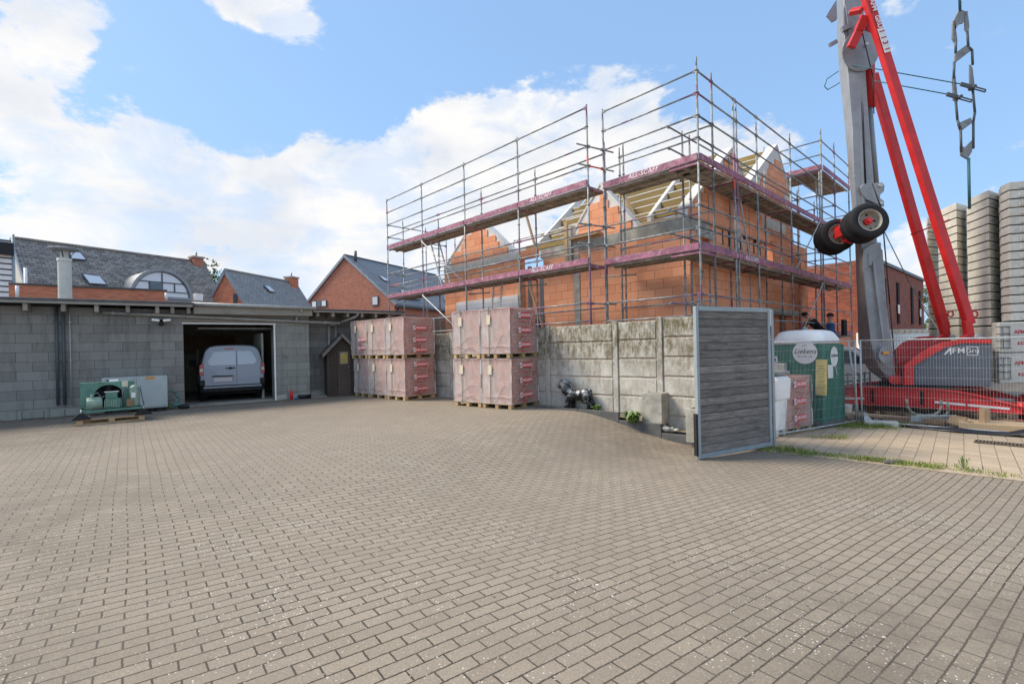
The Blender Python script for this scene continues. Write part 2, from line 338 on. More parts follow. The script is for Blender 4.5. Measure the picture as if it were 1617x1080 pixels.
M['bark'] = simple('bark', (.1, .075, .05), .9)

# ------------------------------------------------------------ geometry helpers
class MB:
    def __init__(s): s.v = []; s.f = []; s.sm = []
    def add(s, vs, fs, smooth=False):
        k = len(s.v); s.v += [Vector(v) for v in vs]; s.f += [tuple(i+k for i in f) for f in fs]; s.sm += [smooth]*len(fs); return s
    def obox(s, c, ax, ay, az):            # centre + three half-axis vectors
        c = Vector(c); vs = [c + ax*i + ay*j + az*k for i in (-1, 1) for j in (-1, 1) for k in (-1, 1)]
        return s.add(vs, [(0,1,3,2),(4,6,7,5),(0,4,5,1),(2,3,7,6),(0,2,6,4),(1,5,7,3)])
    def box(s, x0, x1, y0, y1, z0, z1):
        return s.obox(((x0+x1)/2, (y0+y1)/2, (z0+z1)/2), V((x1-x0)/2, 0), V(0, (y1-y0)/2), V(0, 0, (z1-z0)/2))
    def bar(s, a, b, w, h=None, up=UP):    # rectangular bar from a to b
        a = Vector(a); b = Vector(b); h = h or w; d = (b-a); L = d.length; d.normalize()
        sd_ = d.cross(up)
        if sd_.length < 1e-4: sd_ = d.cross(V(1, 0))
        sd_.normalize(); u = sd_.cross(d)
        return s.obox((a+b)/2, d*(L/2), sd_*(w/2), u*(h/2))
    def tube(s, a, b, r, n=8, r2=None, caps=True):
        a = Vector(a); b = Vector(b); d = (b-a).normalized(); r2 = r if r2 is None else r2
        x = d.orthogonal().normalized(); y = d.cross(x)
        vs = [a + (x*math.cos(2*math.pi*i/n) + y*math.sin(2*math.pi*i/n))*r for i in range(n)] + [b + (x*math.cos(2*math.pi*i/n) + y*math.sin(2*math.pi*i/n))*r2 for i in range(n)]
        s.add(vs, [(i, (i+1) % n, n+(i+1) % n, n+i) for i in range(n)], True)
        if caps: s.f += [tuple(len(s.v)-2*n+i for i in reversed(range(n))), tuple(len(s.v)-n+i for i in range(n))]; s.sm += [False]*2
        return s
    def path(s, pts, r, n=7):
        for a, b in zip(pts, pts[1:]): s.tube(a, b, r, n)
        return s
    def lathe(s, o, axis, prof, n=20):     # prof: (dist along axis, radius)
        o = Vector(o); d = Vector(axis).normalized(); x = d.orthogonal().normalized(); y = d.cross(x)
        vs = [o + d*h + (x*math.cos(2*math.pi*i/n) + y*math.sin(2*math.pi*i/n))*r for h, r in prof for i in range(n)]
        fs = [(j*n+i, j*n+(i+1) % n, (j+1)*n+(i+1) % n, (j+1)*n+i) for j in range(len(prof)-1) for i in range(n)]
        return s.add(vs, fs, True)
    def prism(s, poly, ext):               # polygon (3D pts) swept by a vector
        n = len(poly); e = Vector(ext); vs = [Vector(p) for p in poly] + [Vector(p)+e for p in poly]
        return s.add(vs, [tuple(range(n))[::-1], tuple(range(n, 2*n))] + [(i, (i+1) % n, n+(i+1) % n, n+i) for i in range(n)])
    def ell(s, c, rx, ry, rz, rot=None, n=14, m=9):
        c = Vector(c); rot = rot or Matrix.Identity(3); vs = []
        for j in range(m+1):
            th = math.pi*j/m
            for i in range(n):
                ph = 2*math.pi*i/n; vs.append(c + rot @ Vector((rx*math.sin(th)*math.cos(ph), ry*math.sin(th)*math.sin(ph), rz*math.cos(th))))
        return s.add(vs, [(j*n+i, (j+1)*n+i, (j+1)*n+(i+1) % n, j*n+(i+1) % n) for j in range(m) for i in range(n)], True)
    def loft(s, rings, smooth=True, caps=True):
        n = len(rings[0]); vs = [Vector(p) for r in rings for p in r]
        fs = [(j*n+i, j*n+(i+1) % n, (j+1)*n+(i+1) % n, (j+1)*n+i) for j in range(len(rings)-1) for i in range(n)]
        s.add(vs, fs, smooth)
        if caps:
            k = len(s.v)-len(vs); s.f += [tuple(k+i for i in reversed(range(n))), tuple(len(s.v)-n+i for i in range(n))]; s.sm += [False]*2
        return s
    def text(s, body, o, xd, yd, size, shear=0, depth=.004, align='CENTER', bold=0, space=1):
        cu = bpy.data.curves.new('t', 'FONT'); cu.body = body; cu.size = size; cu.shear = shear; cu.extrude = depth/2; cu.align_x = align; cu.align_y = 'CENTER'; cu.offset = bold; cu.space_character = space; cu.resolution_u = 3
        ob = bpy.data.objects.new('t', cu); COL.objects.link(ob)
        dg = bpy.context.evaluated_depsgraph_get(); dg.update(); me = bpy.data.meshes.new_from_object(ob.evaluated_get(dg))
        xd = Vector(xd).normalized(); yd = Vector(yd).normalized(); zd = xd.cross(yd); o = Vector(o)
        s.add([o + xd*v.co.x + yd*v.co.y + zd*v.co.z for v in me.vertices], [tuple(p.vertices) for p in me.polygons])
        bpy.data.objects.remove(ob); bpy.data.curves.remove(cu); bpy.data.meshes.remove(me); return s
    def build(s, name, mat, parent=None, world=True, bevel=0, seg=1, label=None, kind=None, fixn=True):
        root = parent
        while root is not None and root.parent is not None: root = root.parent
        inv = None
        if root is not None and world: inv = (Matrix.Translation(root.location) @ root.rotation_euler.to_matrix().to_4x4()).inverted()
        vs = [inv @ v for v in s.v] if inv else s.v
        me = bpy.data.meshes.new(name); me.from_pydata([tuple(v) for v in vs], [], s.f)
        me.polygons.foreach_set('use_smooth', s.sm)
        uvl = me.uv_layers.new(name='uv')
        me.update()
        for p in me.polygons:
            n = p.normal
            if abs(n.z) > .92: t = V(1, 0); b = V(0, 1)
            else:
                t = V(-n.y, n.x).normalized(); b = n.cross(t); b = b if b.z > 0 else -b
            for li in p.loop_indices:
                q = s.v[me.loops[li].vertex_index] if not inv else Vector(vs[me.loops[li].vertex_index])
                uvl.data[li].uv = (q.dot(t), q.dot(b))
        if fixn:
            import bmesh
            bm = bmesh.new(); bm.from_mesh(me); bmesh.ops.recalc_face_normals(bm, faces=bm.faces); bm.to_mesh(me); bm.free()
        me.materials.append(M[mat] if isinstance(mat, str) else mat)
        o = bpy.data.objects.new(name, me); COL.objects.link(o); o.parent = parent
        if bevel:
            md = o.modifiers.new('b', 'BEVEL'); md.width = bevel; md.segments = seg; md.limit_method = 'ANGLE'; md.angle_limit = R(40)
        if label: o['label'] = label
        if kind: o['kind'] = kind
        return o
def split_build(m, name, mat, parent=None, **k):
    par = list(range(len(m.v)))
    def find(a):
        while par[a] != a: par[a] = par[par[a]]; a = par[a]
        return a
    for f in m.f:
        for a in f[1:]: par[find(a)] = find(f[0])
    comps = {}
    for f, s_ in zip(m.f, m.sm): comps.setdefault(find(f[0]), []).append((f, s_))
    o = None
    for fs in comps.values():
        q = MB(); idx = {}
        for f, s_ in fs:
            for a in f:
                if a not in idx: idx[a] = len(q.v); q.v.append(m.v[a])
            q.f.append(tuple(idx[a] for a in f)); q.sm.append(s_)
        o = q.build(name, mat, parent, **k)
    return o
def tag(o, label, cat, group=None):
    o['label'] = label; o['category'] = cat
    if group: o['group'] = group
    return o
def thing(name, label, cat, loc, rz=0, group=None):
    o = bpy.data.objects.new(name, None); COL.objects.link(o); o.empty_display_size = .3
    o.location = loc; o.rotation_euler = (0, 0, rz); return tag(o, label, cat, group)
KIDS = {}
def copy_tree(o, loc, rz, label):
    def rec(src, par):
        c = src.copy(); COL.objects.link(c); c.parent = par
        for k in [x for x in list(bpy.data.objects) if x.parent == src]: rec(k, c)
        return c
    r = rec(o, None); r.location = loc; r.rotation_euler = (0, 0, rz); r['label'] = label; return r
def wallholes(mb, o, d, L, z0, z1, holes, th, nrm, mid=None):
    """wall in the plane o + d*t; holes (t0,t1,z0,z1); thickness th along nrm"""
    ts = sorted({0, L} | {h[0] for h in holes} | {h[1] for h in holes}); zs = sorted({z0, z1} | {h[2] for h in holes} | {h[3] for h in holes})
    o = Vector((o[0], o[1], 0))
    for a, b in zip(ts, ts[1:]):
        run = None
        for c, e in zip(zs, zs[1:]):
            m = ((a+b)/2, (c+e)/2)
            if any(h[0] < m[0] < h[1] and h[2] < m[1] < h[3] for h in holes):
                if run: slab(mb, o, d, a, b, run[0], run[1], th, nrm); run = None
            else: run = (run[0], e) if run else (c, e)
        if run: slab(mb, o, d, a, b, run[0], run[1], th, nrm)
def slab(mb, o, d, a, b, z0, z1, th, nrm):
    mb.obox(o + d*((a+b)/2) + nrm*(th/2) + UP*((z0+z1)/2), d*((b-a)/2), nrm*(th/2), UP*((z1-z0)/2))
def remeshed(mb, name, mat, parent, voxel, world=True, smooth=8, label=None):
    o = mb.build(name, mat, parent, world, label=label, fixn=False)
    a = o.modifiers.new('r', 'REMESH'); a.mode = 'VOXEL'; a.voxel_size = voxel; a.use_smooth_shade = True
    b = o.modifiers.new('s', 'SMOOTH'); b.iterations = smooth; b.factor = .5
    return o
# ============================================================ GROUND
BT = azv(132.5); BN = azv(42.5)                # along / outward across the property boundary
B0 = V(1.01, 12.8)
def sm(x): x = max(0, min(1, x)); return x*x*(3-2*x)
def st(X, Y):
    d = V(X, Y) - B0; return -d.dot(BN), d.dot(BT)
def gz(X, Y):
    s, t = st(X, Y)
    return -.5 * sm((t-1.0)/3.0) * (1-sm(max(0, s)/11.0)*1.0 if s < 11 else 0)
def bp(t, s, z=None):
    p = B0 + BT*t - BN*s; p.z = gz(p.x, p.y) if z is None else z; return p
def sheet(name, mat, ts, ss, zf, kind='structure'):
    m = MB(); nt_, ns = len(ts), len(ss); vs = []
    for t in ts:
        for s_ in ss:
            p = B0 + BT*t - BN*s_; p.z = zf(t, s_, p); vs.append(p)
    m.add(vs, [(i*ns+j, i*ns+j+1, (i+1)*ns+j+1, (i+1)*ns+j) for i in range(nt_-1) for j in range(ns-1)], True)
    o = m.build(name, mat, kind=kind); o.data.update(); return o
def frange(a, b, st_): n = max(1, int(round((b-a)/st_))); return [a+(b-a)*i/n for i in range(n+1)]
sheet('ground', 'soil', [-300, -60, 0, 60, 300], [-300, -60, 0, 60, 300], lambda t, s_, p: -.56)
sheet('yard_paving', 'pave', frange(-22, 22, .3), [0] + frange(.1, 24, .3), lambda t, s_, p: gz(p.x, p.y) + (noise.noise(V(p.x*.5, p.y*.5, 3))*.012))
sheet('side_path', 'path', frange(4.3, 22, 1.0), frange(-4.45, -.22, .5), lambda t, s_, p: -.505)
sheet('site_ground', 'soil', frange(-30, 30, 2.0), frange(-32, -4.4, 1.5), lambda t, s_, p: -.53 + noise.noise(V(p.x*.7, p.y*.7, 0))*.05)
# sandy threshold strip
sheet('threshold_strip', 'sand', frange(4.9, 22, .5), [-.26, .02, .2], lambda t, s_, p: gz(p.x, p.y) + .006)
# planting bed behind the kerb
sheet('planting_bed', 'soil', frange(-14, 5.0, .4), [-.05, .12, .3], lambda t, s_, p: -.02-.12*sm((t-2.0)/.4)-.14*sm((t-3.15)/.3))
# kerb stones, stepped down the ramp
kz = [(-1.6, 1.15, .04), (1.15, 2.25, .045), (2.25, 3.25, -.125), (3.25, 4.6, -.31)]
for i, (a, b, zt) in enumerate(kz):
    m = MB(); pa = bp(a+.005, .42, 0); pb = bp(b-.005, .42, 0)
    pts = [pa+UP*-.7, pb+UP*-.7, pb+UP*zt, pa+UP*zt]; m.prism(pts, -BN*.07)
    o = m.build('kerb_stone', 'darkconc', bevel=.006)
    o['kind'] = 'structure'

# ============================================================ GARAGE (grey block building)
GD = azv(53.6); GN = V(GD.y, -GD.x)            # along the front / toward the yard
GA = V(-12.67, 12.11)
gar = thing('garage_building', 'long low grey block garage with open doorway and flat timber edged roof', 'garage', (GA.x, GA.y, 0))
m = MB()
wallholes(m, GA, GD, 3.80+8, 0, 2.85, [], .2, -GN)   # placeholder length replaced below
m = MB(); wallholes(m, GA - GD*8, GD, 11.8, .0, 2.85, [], .2, -GN)
m.build('front_wall', 'cblock', gar)
m = MB(); wallholes(m, GA + GD*6.26, GD, 1.04, .0, 2.85, [], .62, -GN); m.build('pier', 'cblock2', gar)
m = MB(); wallholes(m, GA + GD*7.3 - GN*.62, GD, 6.5, .0, 2.85, [], .2, -GN); m.build('recessed_wall', 'cblock', gar)
m = MB(); wallholes(m, GA + GD*3.8, GD, 2.46, 2.44, 2.85, [], .2, -GN); m.build('lintel', 'oldwood', gar)
# plinth course
m = MB()
for k in range(30):
    t0 = -8 + k*.4
    if t0 > 3.3: break
    m.obox(GA + GD*(t0+.195) + GN*.012 + UP*.1, GD*.19, GN*.012, UP*(.095+random.uniform(-.012, .005)))
split_build(m, 'plinth', 'cblock2', gar)
m = MB()
for t0 in (6.27, 6.62, 6.97): m.obox(GA + GD*(t0+.16) + GN*.012 + UP*.08, GD*.155, GN*.012, UP*.075)
for t0 in (7.5, 8.0, 8.5): m.obox(GA + GD*(t0+.2) - GN*.605 + UP*.09, GD*.22, GN*.012, UP*.085)
split_build(m, 'pier_plinth', 'conc', gar)
# interior
m = MB(); D = 7.0
o_ = GA - GN*.2
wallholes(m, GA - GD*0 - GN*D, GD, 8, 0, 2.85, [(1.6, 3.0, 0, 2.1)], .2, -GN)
m.obox(GA + GD*1.5 - GN*3.7 + UP*1.42, GD*.1, GN*3.5, UP*1.42)
m.obox(GA + GD*6.9 - GN*3.9 + UP*1.42, GD*.1, GN*3.3, UP*1.42)
m.build('inner_wall', 'offwhite', gar)
m = MB(); m.obox(GA + GD*3 - GN*3.6 + UP*(.012), GD*5, GN*3.6, UP*.01); m.build('garage_floor', 'conc', gar)
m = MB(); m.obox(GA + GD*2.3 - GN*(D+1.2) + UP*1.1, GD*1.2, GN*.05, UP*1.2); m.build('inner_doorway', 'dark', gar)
m = MB(); m.obox(GA + GD*6.05 - GN*1.75 + UP*1.1, GD*.03, GN*.75, UP*1.1); m.build('door_leaf', 'offwhite', gar)
m = MB(); m.obox(GA + GD*5.3 - GN*1.2 + UP*2.33, GD*1.1, GN*.8, UP*.02); m.build('overhead_door', 'steel_d', gar)
m = MB()
m.obox(GA + GD*5.03 + GN*.01 + UP*2.455, GD*1.26, GN*.02, UP*.018); m.obox(GA + GD*6.24 + GN*.01 + UP*1.23, GD*.022, GN*.02, UP*1.22)
m.build('door_frame', 'white', gar)
# roof slabs, fascias, rafters
def roofseg(t0, t1, over, zt, zb, rafters, rz0, back=7.5):
    a = GA + GD*t0; L = t1-t0
    m = MB(); m.obox(a + GD*(L/2) + GN*((over-back)/2) + UP*(zt-.05), GD*(L/2+.03), GN*((over+back)/2+.03), UP*.035); m.build('roof_sheet', 'darkconc', gar, bevel=.01)
    m = MB(); m.obox(a + GD*(L/2) + GN*over + UP*((zt-.085+zb)/2), GD*(L/2), GN*.02, UP*((zt-.085-zb)/2)); fa = m.build('fascia', 'oldwood', gar)
    for t in rafters:
        m = MB(); p = GA + GD*t; z1 = zb-.002
        m.prism([p+GN*(over-.06)+UP*z1, p+GN*(over-.06)+UP*(rz0+.02), p+GN*(over-.12)+UP*rz0, p-GN*.5+UP*rz0, p-GN*.5+UP*z1], GD*.085)
        m.build('rafter', 'oldwood', gar)
roofseg(-8, 4.02, .45, 3.05, 2.90, [-2.0, -1.05, -.3, .5, 1.2, 1.85, 2.5, 3.15, 3.5, 3.88], 2.70)
roofseg(4.05, 7.35, .28, 3.02, 2.72, [], 2.7)
roofseg(7.38, 10.6, .30, 2.98, 2.85, [7.5, 8.0, 8.5, 9.0, 9.5, 10.0, 10.45], 2.7)
m = MB(); m.bar(GA+GD*4.9+GN*.30+UP*2.75, GA+GD*4.9+GN*.30+UP*2.93, .13, .05, GN); m.build('beam_end', 'oldwood', gar)
# gutter, pipes
m = MB(); m.tube(GA+GD*4.0+GN*.36+UP*3.0, GA+GD*7.45+GN*.36+UP*2.97, .055, 10); m.build('gutter', 'gutter', gar)
m = MB(); pz = 2.62
m.tube(GA+GD*2.0+GN*.08+UP*2.72, GA+GD*8.3+GN*.08+UP*2.50, .042, 10)
for t in frange(2.2, 7.8, .8): m.tube(GA+GD*t+GN*.08+UP*(2.72-(t-2)*.035), GA+GD*(t+.05)+GN*.08+UP*(2.72-(t-2)*.035), .052, 10)
m.path([GA+GD*7.0+GN*.34+UP*2.95, GA+GD*7.0+GN*.3+UP*2.82, GA+GD*6.9+GN*.12+UP*2.72, GA+GD*6.9+GN*.08+UP*2.55], .04, 10)
m.path([GA+GD*8.9+GN*.25+UP*2.86, GA+GD*8.85+GN*.2+UP*2.74, GA+GD*8.3-GN*.3+UP*2.5, GA+GD*8.1-GN*.5+UP*2.45, GA+GD*8.1-GN*.55+UP*.1], .045, 10)
m.tube(GA+GD*8.35-GN*.55+UP*2.45, GA+GD*8.35-GN*.55+UP*.1, .045, 10)
m.build('waste_pipe', 'gutter', gar)
for i, (t, r, mt) in enumerate(((1.07, .034, 'pipe_d'), (1.2, .034, 'pipe_d'), (1.33, .014, 'gutter'))):
    m = MB(); m.tube(GA+GD*t+GN*.05+UP*.3, GA+GD*t+GN*.05+UP*2.85, r, 10)
    for z in (1.45, 2.45): m.obox(GA+GD*t+GN*.045+UP*z, GD*(r+.02), GN*.035, UP*.012)
    m.build('riser_pipe', mt, gar)
# floodlight camera
fl = P(262, 508, 13.9); fl = GA + GD*3.28 + GN*.12 + UP*2.5
o = thing('security_light', 'white twin floodlight with round black camera under the garage roof edge', 'security light', tuple(fl))
m = MB(); m.lathe(fl-GN*.1, GN, [(0, 0), (0, .045), (.08, .045), (.1, .03)], 14); m.ell(fl+GN*.02-UP*.07, .06, .06, .07); m.build('camera_dome', 'black', o)
for sgn in (-1, 1):
    m = MB(); m.obox(fl+GD*.13*sgn+GN*.04+UP*.03, GD*.09+UP*.01*sgn, GN*.05, UP*.035); m.build('lamp_head', 'white', o, bevel=.012, seg=2)
# ridge-top items: flue
fp = P(103, 470, 15.2)
o = thing('flue_chimney', 'tall round beige metal flue with flat cowl rising behind the garage roof', 'flue', (fp.x, fp.y, 2.9))
q = V(fp.x, fp.y)
m = MB(); m.lathe(q+UP*2.9, UP, [(0, .165), (1.6, .165)], 24); m.build('flue_pipe', 'offwhite', o)
m = MB(); m.lathe(q+UP*4.5, UP, [(0, .18), (.09, .18), (.12, .1), (.36, .1)], 24); m.build('collar', 'offwhite', o)
m = MB(); m.lathe(q+UP*4.82, UP, [(0, .02), (0, .26), (.05, .38), (.07, .38), (.12, .16), (.13, 0)], 28); m.build('cowl', 'zinc', o)
for a in range(4):
    m = MB(); d = V(math.cos(a*math.pi/2+.5), math.sin(a*math.pi/2+.5)); m.bar(q+d*.11+UP*4.62, q+d*.27+UP*4.84, .03, .012); m.build('cowl_bracket', 'pipe_d', o)

# ============================================================ CONCRETE PANEL WALL
cw = thing('concrete_panel_wall', 'weathered precast concrete panel fence wall with slotted posts, stained brown along the top', 'wall', tuple(bp(0, 0, -.6)))
def wt(px):
    k = (px-CX)/FPX; return (k*B0.y - B0.x)/(BT.x - k*BT.y)
posts = [wt(x) for x in (1095+48, 1043, 973, 866, 707)]
posts = [wt(1188), wt(1043), wt(973), wt(866), wt(866)-1.9, wt(866)-3.85, wt(866)-5.8, wt(866)-7.75, wt(866)-9.7]
steps = [2.12, 2.11, 2.07, 2.05, 2.05, 2.03, 2.03, 2.0, 2.0]
for i, t in enumerate(posts):
    m = MB(); z = steps[i]+.03
    m.obox(bp(t, 0, 0)+UP*((z-.7)/2), BT*.065, BN*.055, UP*((z+.7)/2)); m.build('post', 'stain', cw, bevel=.012)
for i in range(len(posts)-1):
    a, b = posts[i+1]+.065, posts[i]-.065; zt = steps[i+1]
    for k in range(6):
        z1 = zt-.425*k; z0 = z1-.419
        m = MB(); c = bp((a+b)/2, 0, 0)+UP*((z0+z1)/2)
        m.obox(c, BT*((b-a)/2), BN*.022, UP*((z1-z0)/2))
        m.obox(c-BN*.028+UP*0, BT*((b-a)/2-.03), BN*.01, UP*((z1-z0)/2-.022))
        m.build('panel', 'stain', cw, bevel=.008)

# ============================================================ TIMBER GATE
g1 = V(4.95, 9.45); g0 = V(3.16, 8.48); gd = (g1-g0).normalized(); gn = V(gd.y, -gd.x); gl = (g1-g0).length
zg = -.455; hg = 2.64
gt = thing('timber_gate', 'open gate leaf of weathered grey horizontal boards in a pale steel frame', 'gate', (g0.x, g0.y, zg))
m = MB()
m.obox(g0+gd*.035+UP*(zg+hg/2), gd*.032, gn*.035, UP*hg/2); m.obox(g1-gd*.035+UP*(zg+hg/2), gd*.035, gn*.035, UP*hg/2)
m.obox((g0+g1)/2+UP*(zg+.04), gd*(gl/2-.07), gn*.034, UP*.04); m.obox((g0+g1)/2+UP*(zg+hg-.04), gd*(gl/2-.07), gn*.034, UP*.04)
m.build('gate_frame', 'alu', gt, bevel=.004)
nb = 18; bh = (hg-.16)/nb
for k in range(nb):
    m = MB(); m.obox((g0+g1)/2+UP*(zg+.08+bh*(k+.5))+gn*random.uniform(-.005, .005), gd*(gl/2-.07), gn*.012, UP*(bh/2-.003)); ob = m.build('board', 'greyboard', gt, bevel=.006)
m = MB(); m.obox((g0+g1)/2+UP*(zg+hg/2), gd*(gl/2-.06), gn*.004, UP*(hg/2-.06)); m.build('groove_shade', 'dark', gt)  # dark sheet added to paint the shade in the grooves between boards
m = MB(); m.obox(g0-gd*.022+UP*(zg+.42), gd*.02, gn*.03, UP*.36); m.build('rubber_seal', 'rubber', gt)
m = MB(); m.obox(g1+gd*.03-gn*.02+UP*(zg+.5), gd*.03, gn*.03, UP*.06); m.obox(g1+gd*.03-gn*.02+UP*(zg+hg-.4), gd*.03, gn*.03, UP*.06); m.build('hinge', 'black', gt)
gpst = g1+gd*.035+BN*.07
m = MB(); m.obox(gpst+UP*(zg+1.28), gd*.035, gn*.035, UP*1.34); tag(m.build('gate_post', 'alu', bevel=.004), 'slim square grey steel gate post beside the open timber gate leaf', 'gate post')

# ============================================================ BRICK PACKS
def brick_pack(logos, seed, side=False):
    """local frame: x along the logo face (y = 0, seen from -y), y along the label face (x = 0, seen from -x)"""
    rn = random.Random(seed); D_, W_, Ht = 1.14, .97, 1.262
    r = thing('brick_pallet', 'x', 'brick pallet', (0, 0, 0), 0, 'film wrapped brick packs on pallets')
    m = MB()
    for y in (.06, W_/2, W_-.06):
        m.box(0.0, D_, y-.05, y+.05, 0, .02)
        for x in (.06, D_/2, D_-.06): m.box(x-.06, x+.06, y-.05, y+.05, .02, .1)
    for x in frange(.05, D_-.05, .15): m.box(x-.045, x+.045, 0.0, W_, .1, .122)
    m.build('pallet', 'pallet', r, False)
    m = MB(); m.box(.02, D_-.02, .02, W_-.02, .123, Ht-.012); m.build('brick_load', 'pinkbrick', r, False, bevel=.006)
    m = MB(); n = 8
    def skin(f, nu, nv):
        vs = [f(i/nu, j/nv) for i in range(nu+1) for j in range(nv+1)]
        m.add(vs, [(i*(nv+1)+j, (i+1)*(nv+1)+j, (i+1)*(nv+1)+j+1, i*(nv+1)+j+1) for i in range(nu) for j in range(nv)], True)
    def b(u, v, s_): return .004 + .010*noise.noise(V(u*4+s_, v*4, seed)) + .010*math.sin(math.pi*u)*math.sin(math.pi*v)
    zz = lambda v: .105+v*(Ht-.1)
    skin(lambda u, v: V(u*D_, -b(u, v, 1), zz(v)), n, n); skin(lambda u, v: V(D_*u, W_+b(u, v, 2), zz(v)), n, n)
    skin(lambda u, v: V(-b(u, v, 3), u*W_, zz(v)), n, n); skin(lambda u, v: V(D_+b(u, v, 4), u*W_, zz(v)), n, n)
    skin(lambda u, v: V(u*D_, v*W_, Ht+.004+.006*math.sin(math.pi*u)*math.sin(math.pi*v)), n, n)
    w = m.build('stretch_film', 'film', r, False, fixn=False)
    m = MB()
    def fold(pts, w_=.014):
        for a, c in zip(pts, pts[1:]): m.bar(a, c, w_, .005)
    e = .014
    for (x, y) in ((-e, -e), (D_+e*.5, -e), (-e, W_+e*.3)): fold([V(x+rn.uniform(-.006, .006), y+rn.uniform(-.006, .006), .12+(Ht-.14)*k/6) for k in range(7)], .026)
    fold([V(D_*k/6, -e, Ht-.008+rn.uniform(-.01, .01)) for k in range(7)], .012); fold([V(-e, W_*k/6, Ht-.008+rn.uniform(-.01, .01)) for k in range(7)], .03)
    for q in range(3):
        x0 = rn.uniform(.0, .3)*W_; x1 = rn.uniform(.55, 1)*W_; z0 = rn.uniform(.15, .5)*Ht; z1 = rn.uniform(.12, .3)*Ht
        if rn.random() < .5: z0, z1 = z1, z0
        fold([V(-.026, x0+(x1-x0)*k/5, z0+(z1-z0)*k/5+.03*math.sin(k*1.3)) for k in range(6)], rn.uniform(.006, .014))
    x0 = rn.uniform(.7, .97)*D_; fold([V(x0-(x0-.1)*k/6, -.028, .9*Ht-(.76*Ht)*math.sqrt(k/6)) for k in range(7)], .009)
    fold([V(-.02, W_*k/7, .135+.012*math.sin(k*2)) for k in range(8)], .014); fold([V(D_*k/7, -.02, .135+.012*math.sin(k*2.3)) for k in range(8)], .014)
    m.build('film_fold', 'fold', w, False)
    m = MB(); m.box(-.034, -.031, W_*.66, W_*.68, .1, Ht+.02); m.box(-.034, D_+.034, W_*.66, W_*.68, Ht+.02, Ht+.024); m.build('strap', 'strap', r, False)
    m = MB(); m.box(-.040, -.037, W_*.62, W_*.75, Ht*.68, Ht*.87); m.build('paper_label', 'paper', r, False)
    def logo(o, xd, z, ww=.5, hh=.125):
        nrm = xd.cross(UP); c = o + UP*z
        m = MB(); m.obox(c+xd*.05, xd*(ww/2-.05), nrm*.0015, UP*hh/2); lb = m.build('printed_band', 'redlabel', r, False)
        m = MB(); m.obox(c-xd*(ww/2-.05), xd*.05, nrm*.0018, UP*hh/2); m.build('logo_patch', 'whitelabel', lb, False)
        m = MB()
        for k in (-1, 1):
            q = c-xd*(ww/2-.05+k*.024)+nrm*.0025
            m.prism([q-xd*.034-UP*.036, q-xd*.012-UP*.036, q+xd*.034+UP*.036, q+xd*.012+UP*.036], nrm*.001)
        m.build('logo_mark', 'redprint', lb, False)
        m = MB(); m.text('NELISSEN', c+xd*.055+nrm*.004, xd, UP, .094, .1, .002, bold=.002); m.build('lettering', 'whitelabel', lb, False)
        m = MB()
        for q in range(2): m.obox(c+xd*(.02-.1*q)-UP*.17+nrm*.0, xd*.04, nrm*.001, UP*.011); 
        m.build('print_mark', 'redprint', lb, False)
    if side:
        logo(V(-.036, W_*.32, 0), V(0, -1), .62, .4, .11); logo(V(-.036, W_*.32, 0), V(0, -1), .35, .4, .11)
    else:
        for z in logos: logo(V(D_*.5, -.036, 0), V(1, 0), z)
    return r
PA = brick_pack([.93, .56, .25], 3); PB = brick_pack([1.08, .70, .33], 5); PC = brick_pack([], 9, True)
RZ = R(90-43)
GRP = 'film wrapped brick packs on pallets'
fresh = {id(PA), id(PB), id(PC)}
def put(pr, p, rz, label):
    if id(pr) in fresh:
        fresh.discard(id(pr)); pr.location = p; pr.rotation_euler = (0, 0, rz); pr['label'] = label; return pr
    return copy_tree(pr, p, rz, label)
UL = azv(-47)
fL = V(-3.25, 14.78); zH = 1.262+.012
spec = [(fL, 0, PB, 0, 'ground level brick pallet at the right end of the row beside the brown shed'),
        (fL+UL*1.0, 0, PA, .01, 'brick pallet on the ground in the middle of the row beside the shed'),
        (fL+UL*2.0, 0, PB, -.02, 'brick pallet on the ground nearest the shed door'),
        (fL+UL*.02, 1, PA, 0, 'upper brick pallet at the right end of the row beside the brown shed'),
        (fL+UL*1.05, 1, PB, .015, 'upper brick pallet in the middle of the row beside the shed'),
        (fL+UL*2.12, 1, PC, 0, 'upper brick pallet nearest the shed with two red bands low on its film front')]
fR = V(-.04, 12.12)
ULr = azv(-51)
spec2 = [(fR, 0, PB, 'ground level brick pallet on the right of the two by two stack'),
         (fR+ULr*1.02, 0, PA, 'ground level brick pallet on the left of the two by two stack'),
         (fR+ULr*.02, 1, PB, 'upper brick pallet on the right of the two by two stack, nearest the dog statue'),
         (fR+ULr*1.03, 1, PA, 'upper brick pallet on the left of the two by two stack')]
for (p, lv, pr, dr, lb) in spec: put(pr, (p.x, p.y, .004+lv*zH), RZ+dr, lb)
for (p, lv, pr, lb) in spec2: put(pr, (p.x, p.y, .004+lv*zH), R(90-39)+random.uniform(-.01, .01), lb)
put(PB, (5.93, 10.72, -.5), R(90-57), 'single brick pallet standing beside the green portable toilet behind the mesh fence')
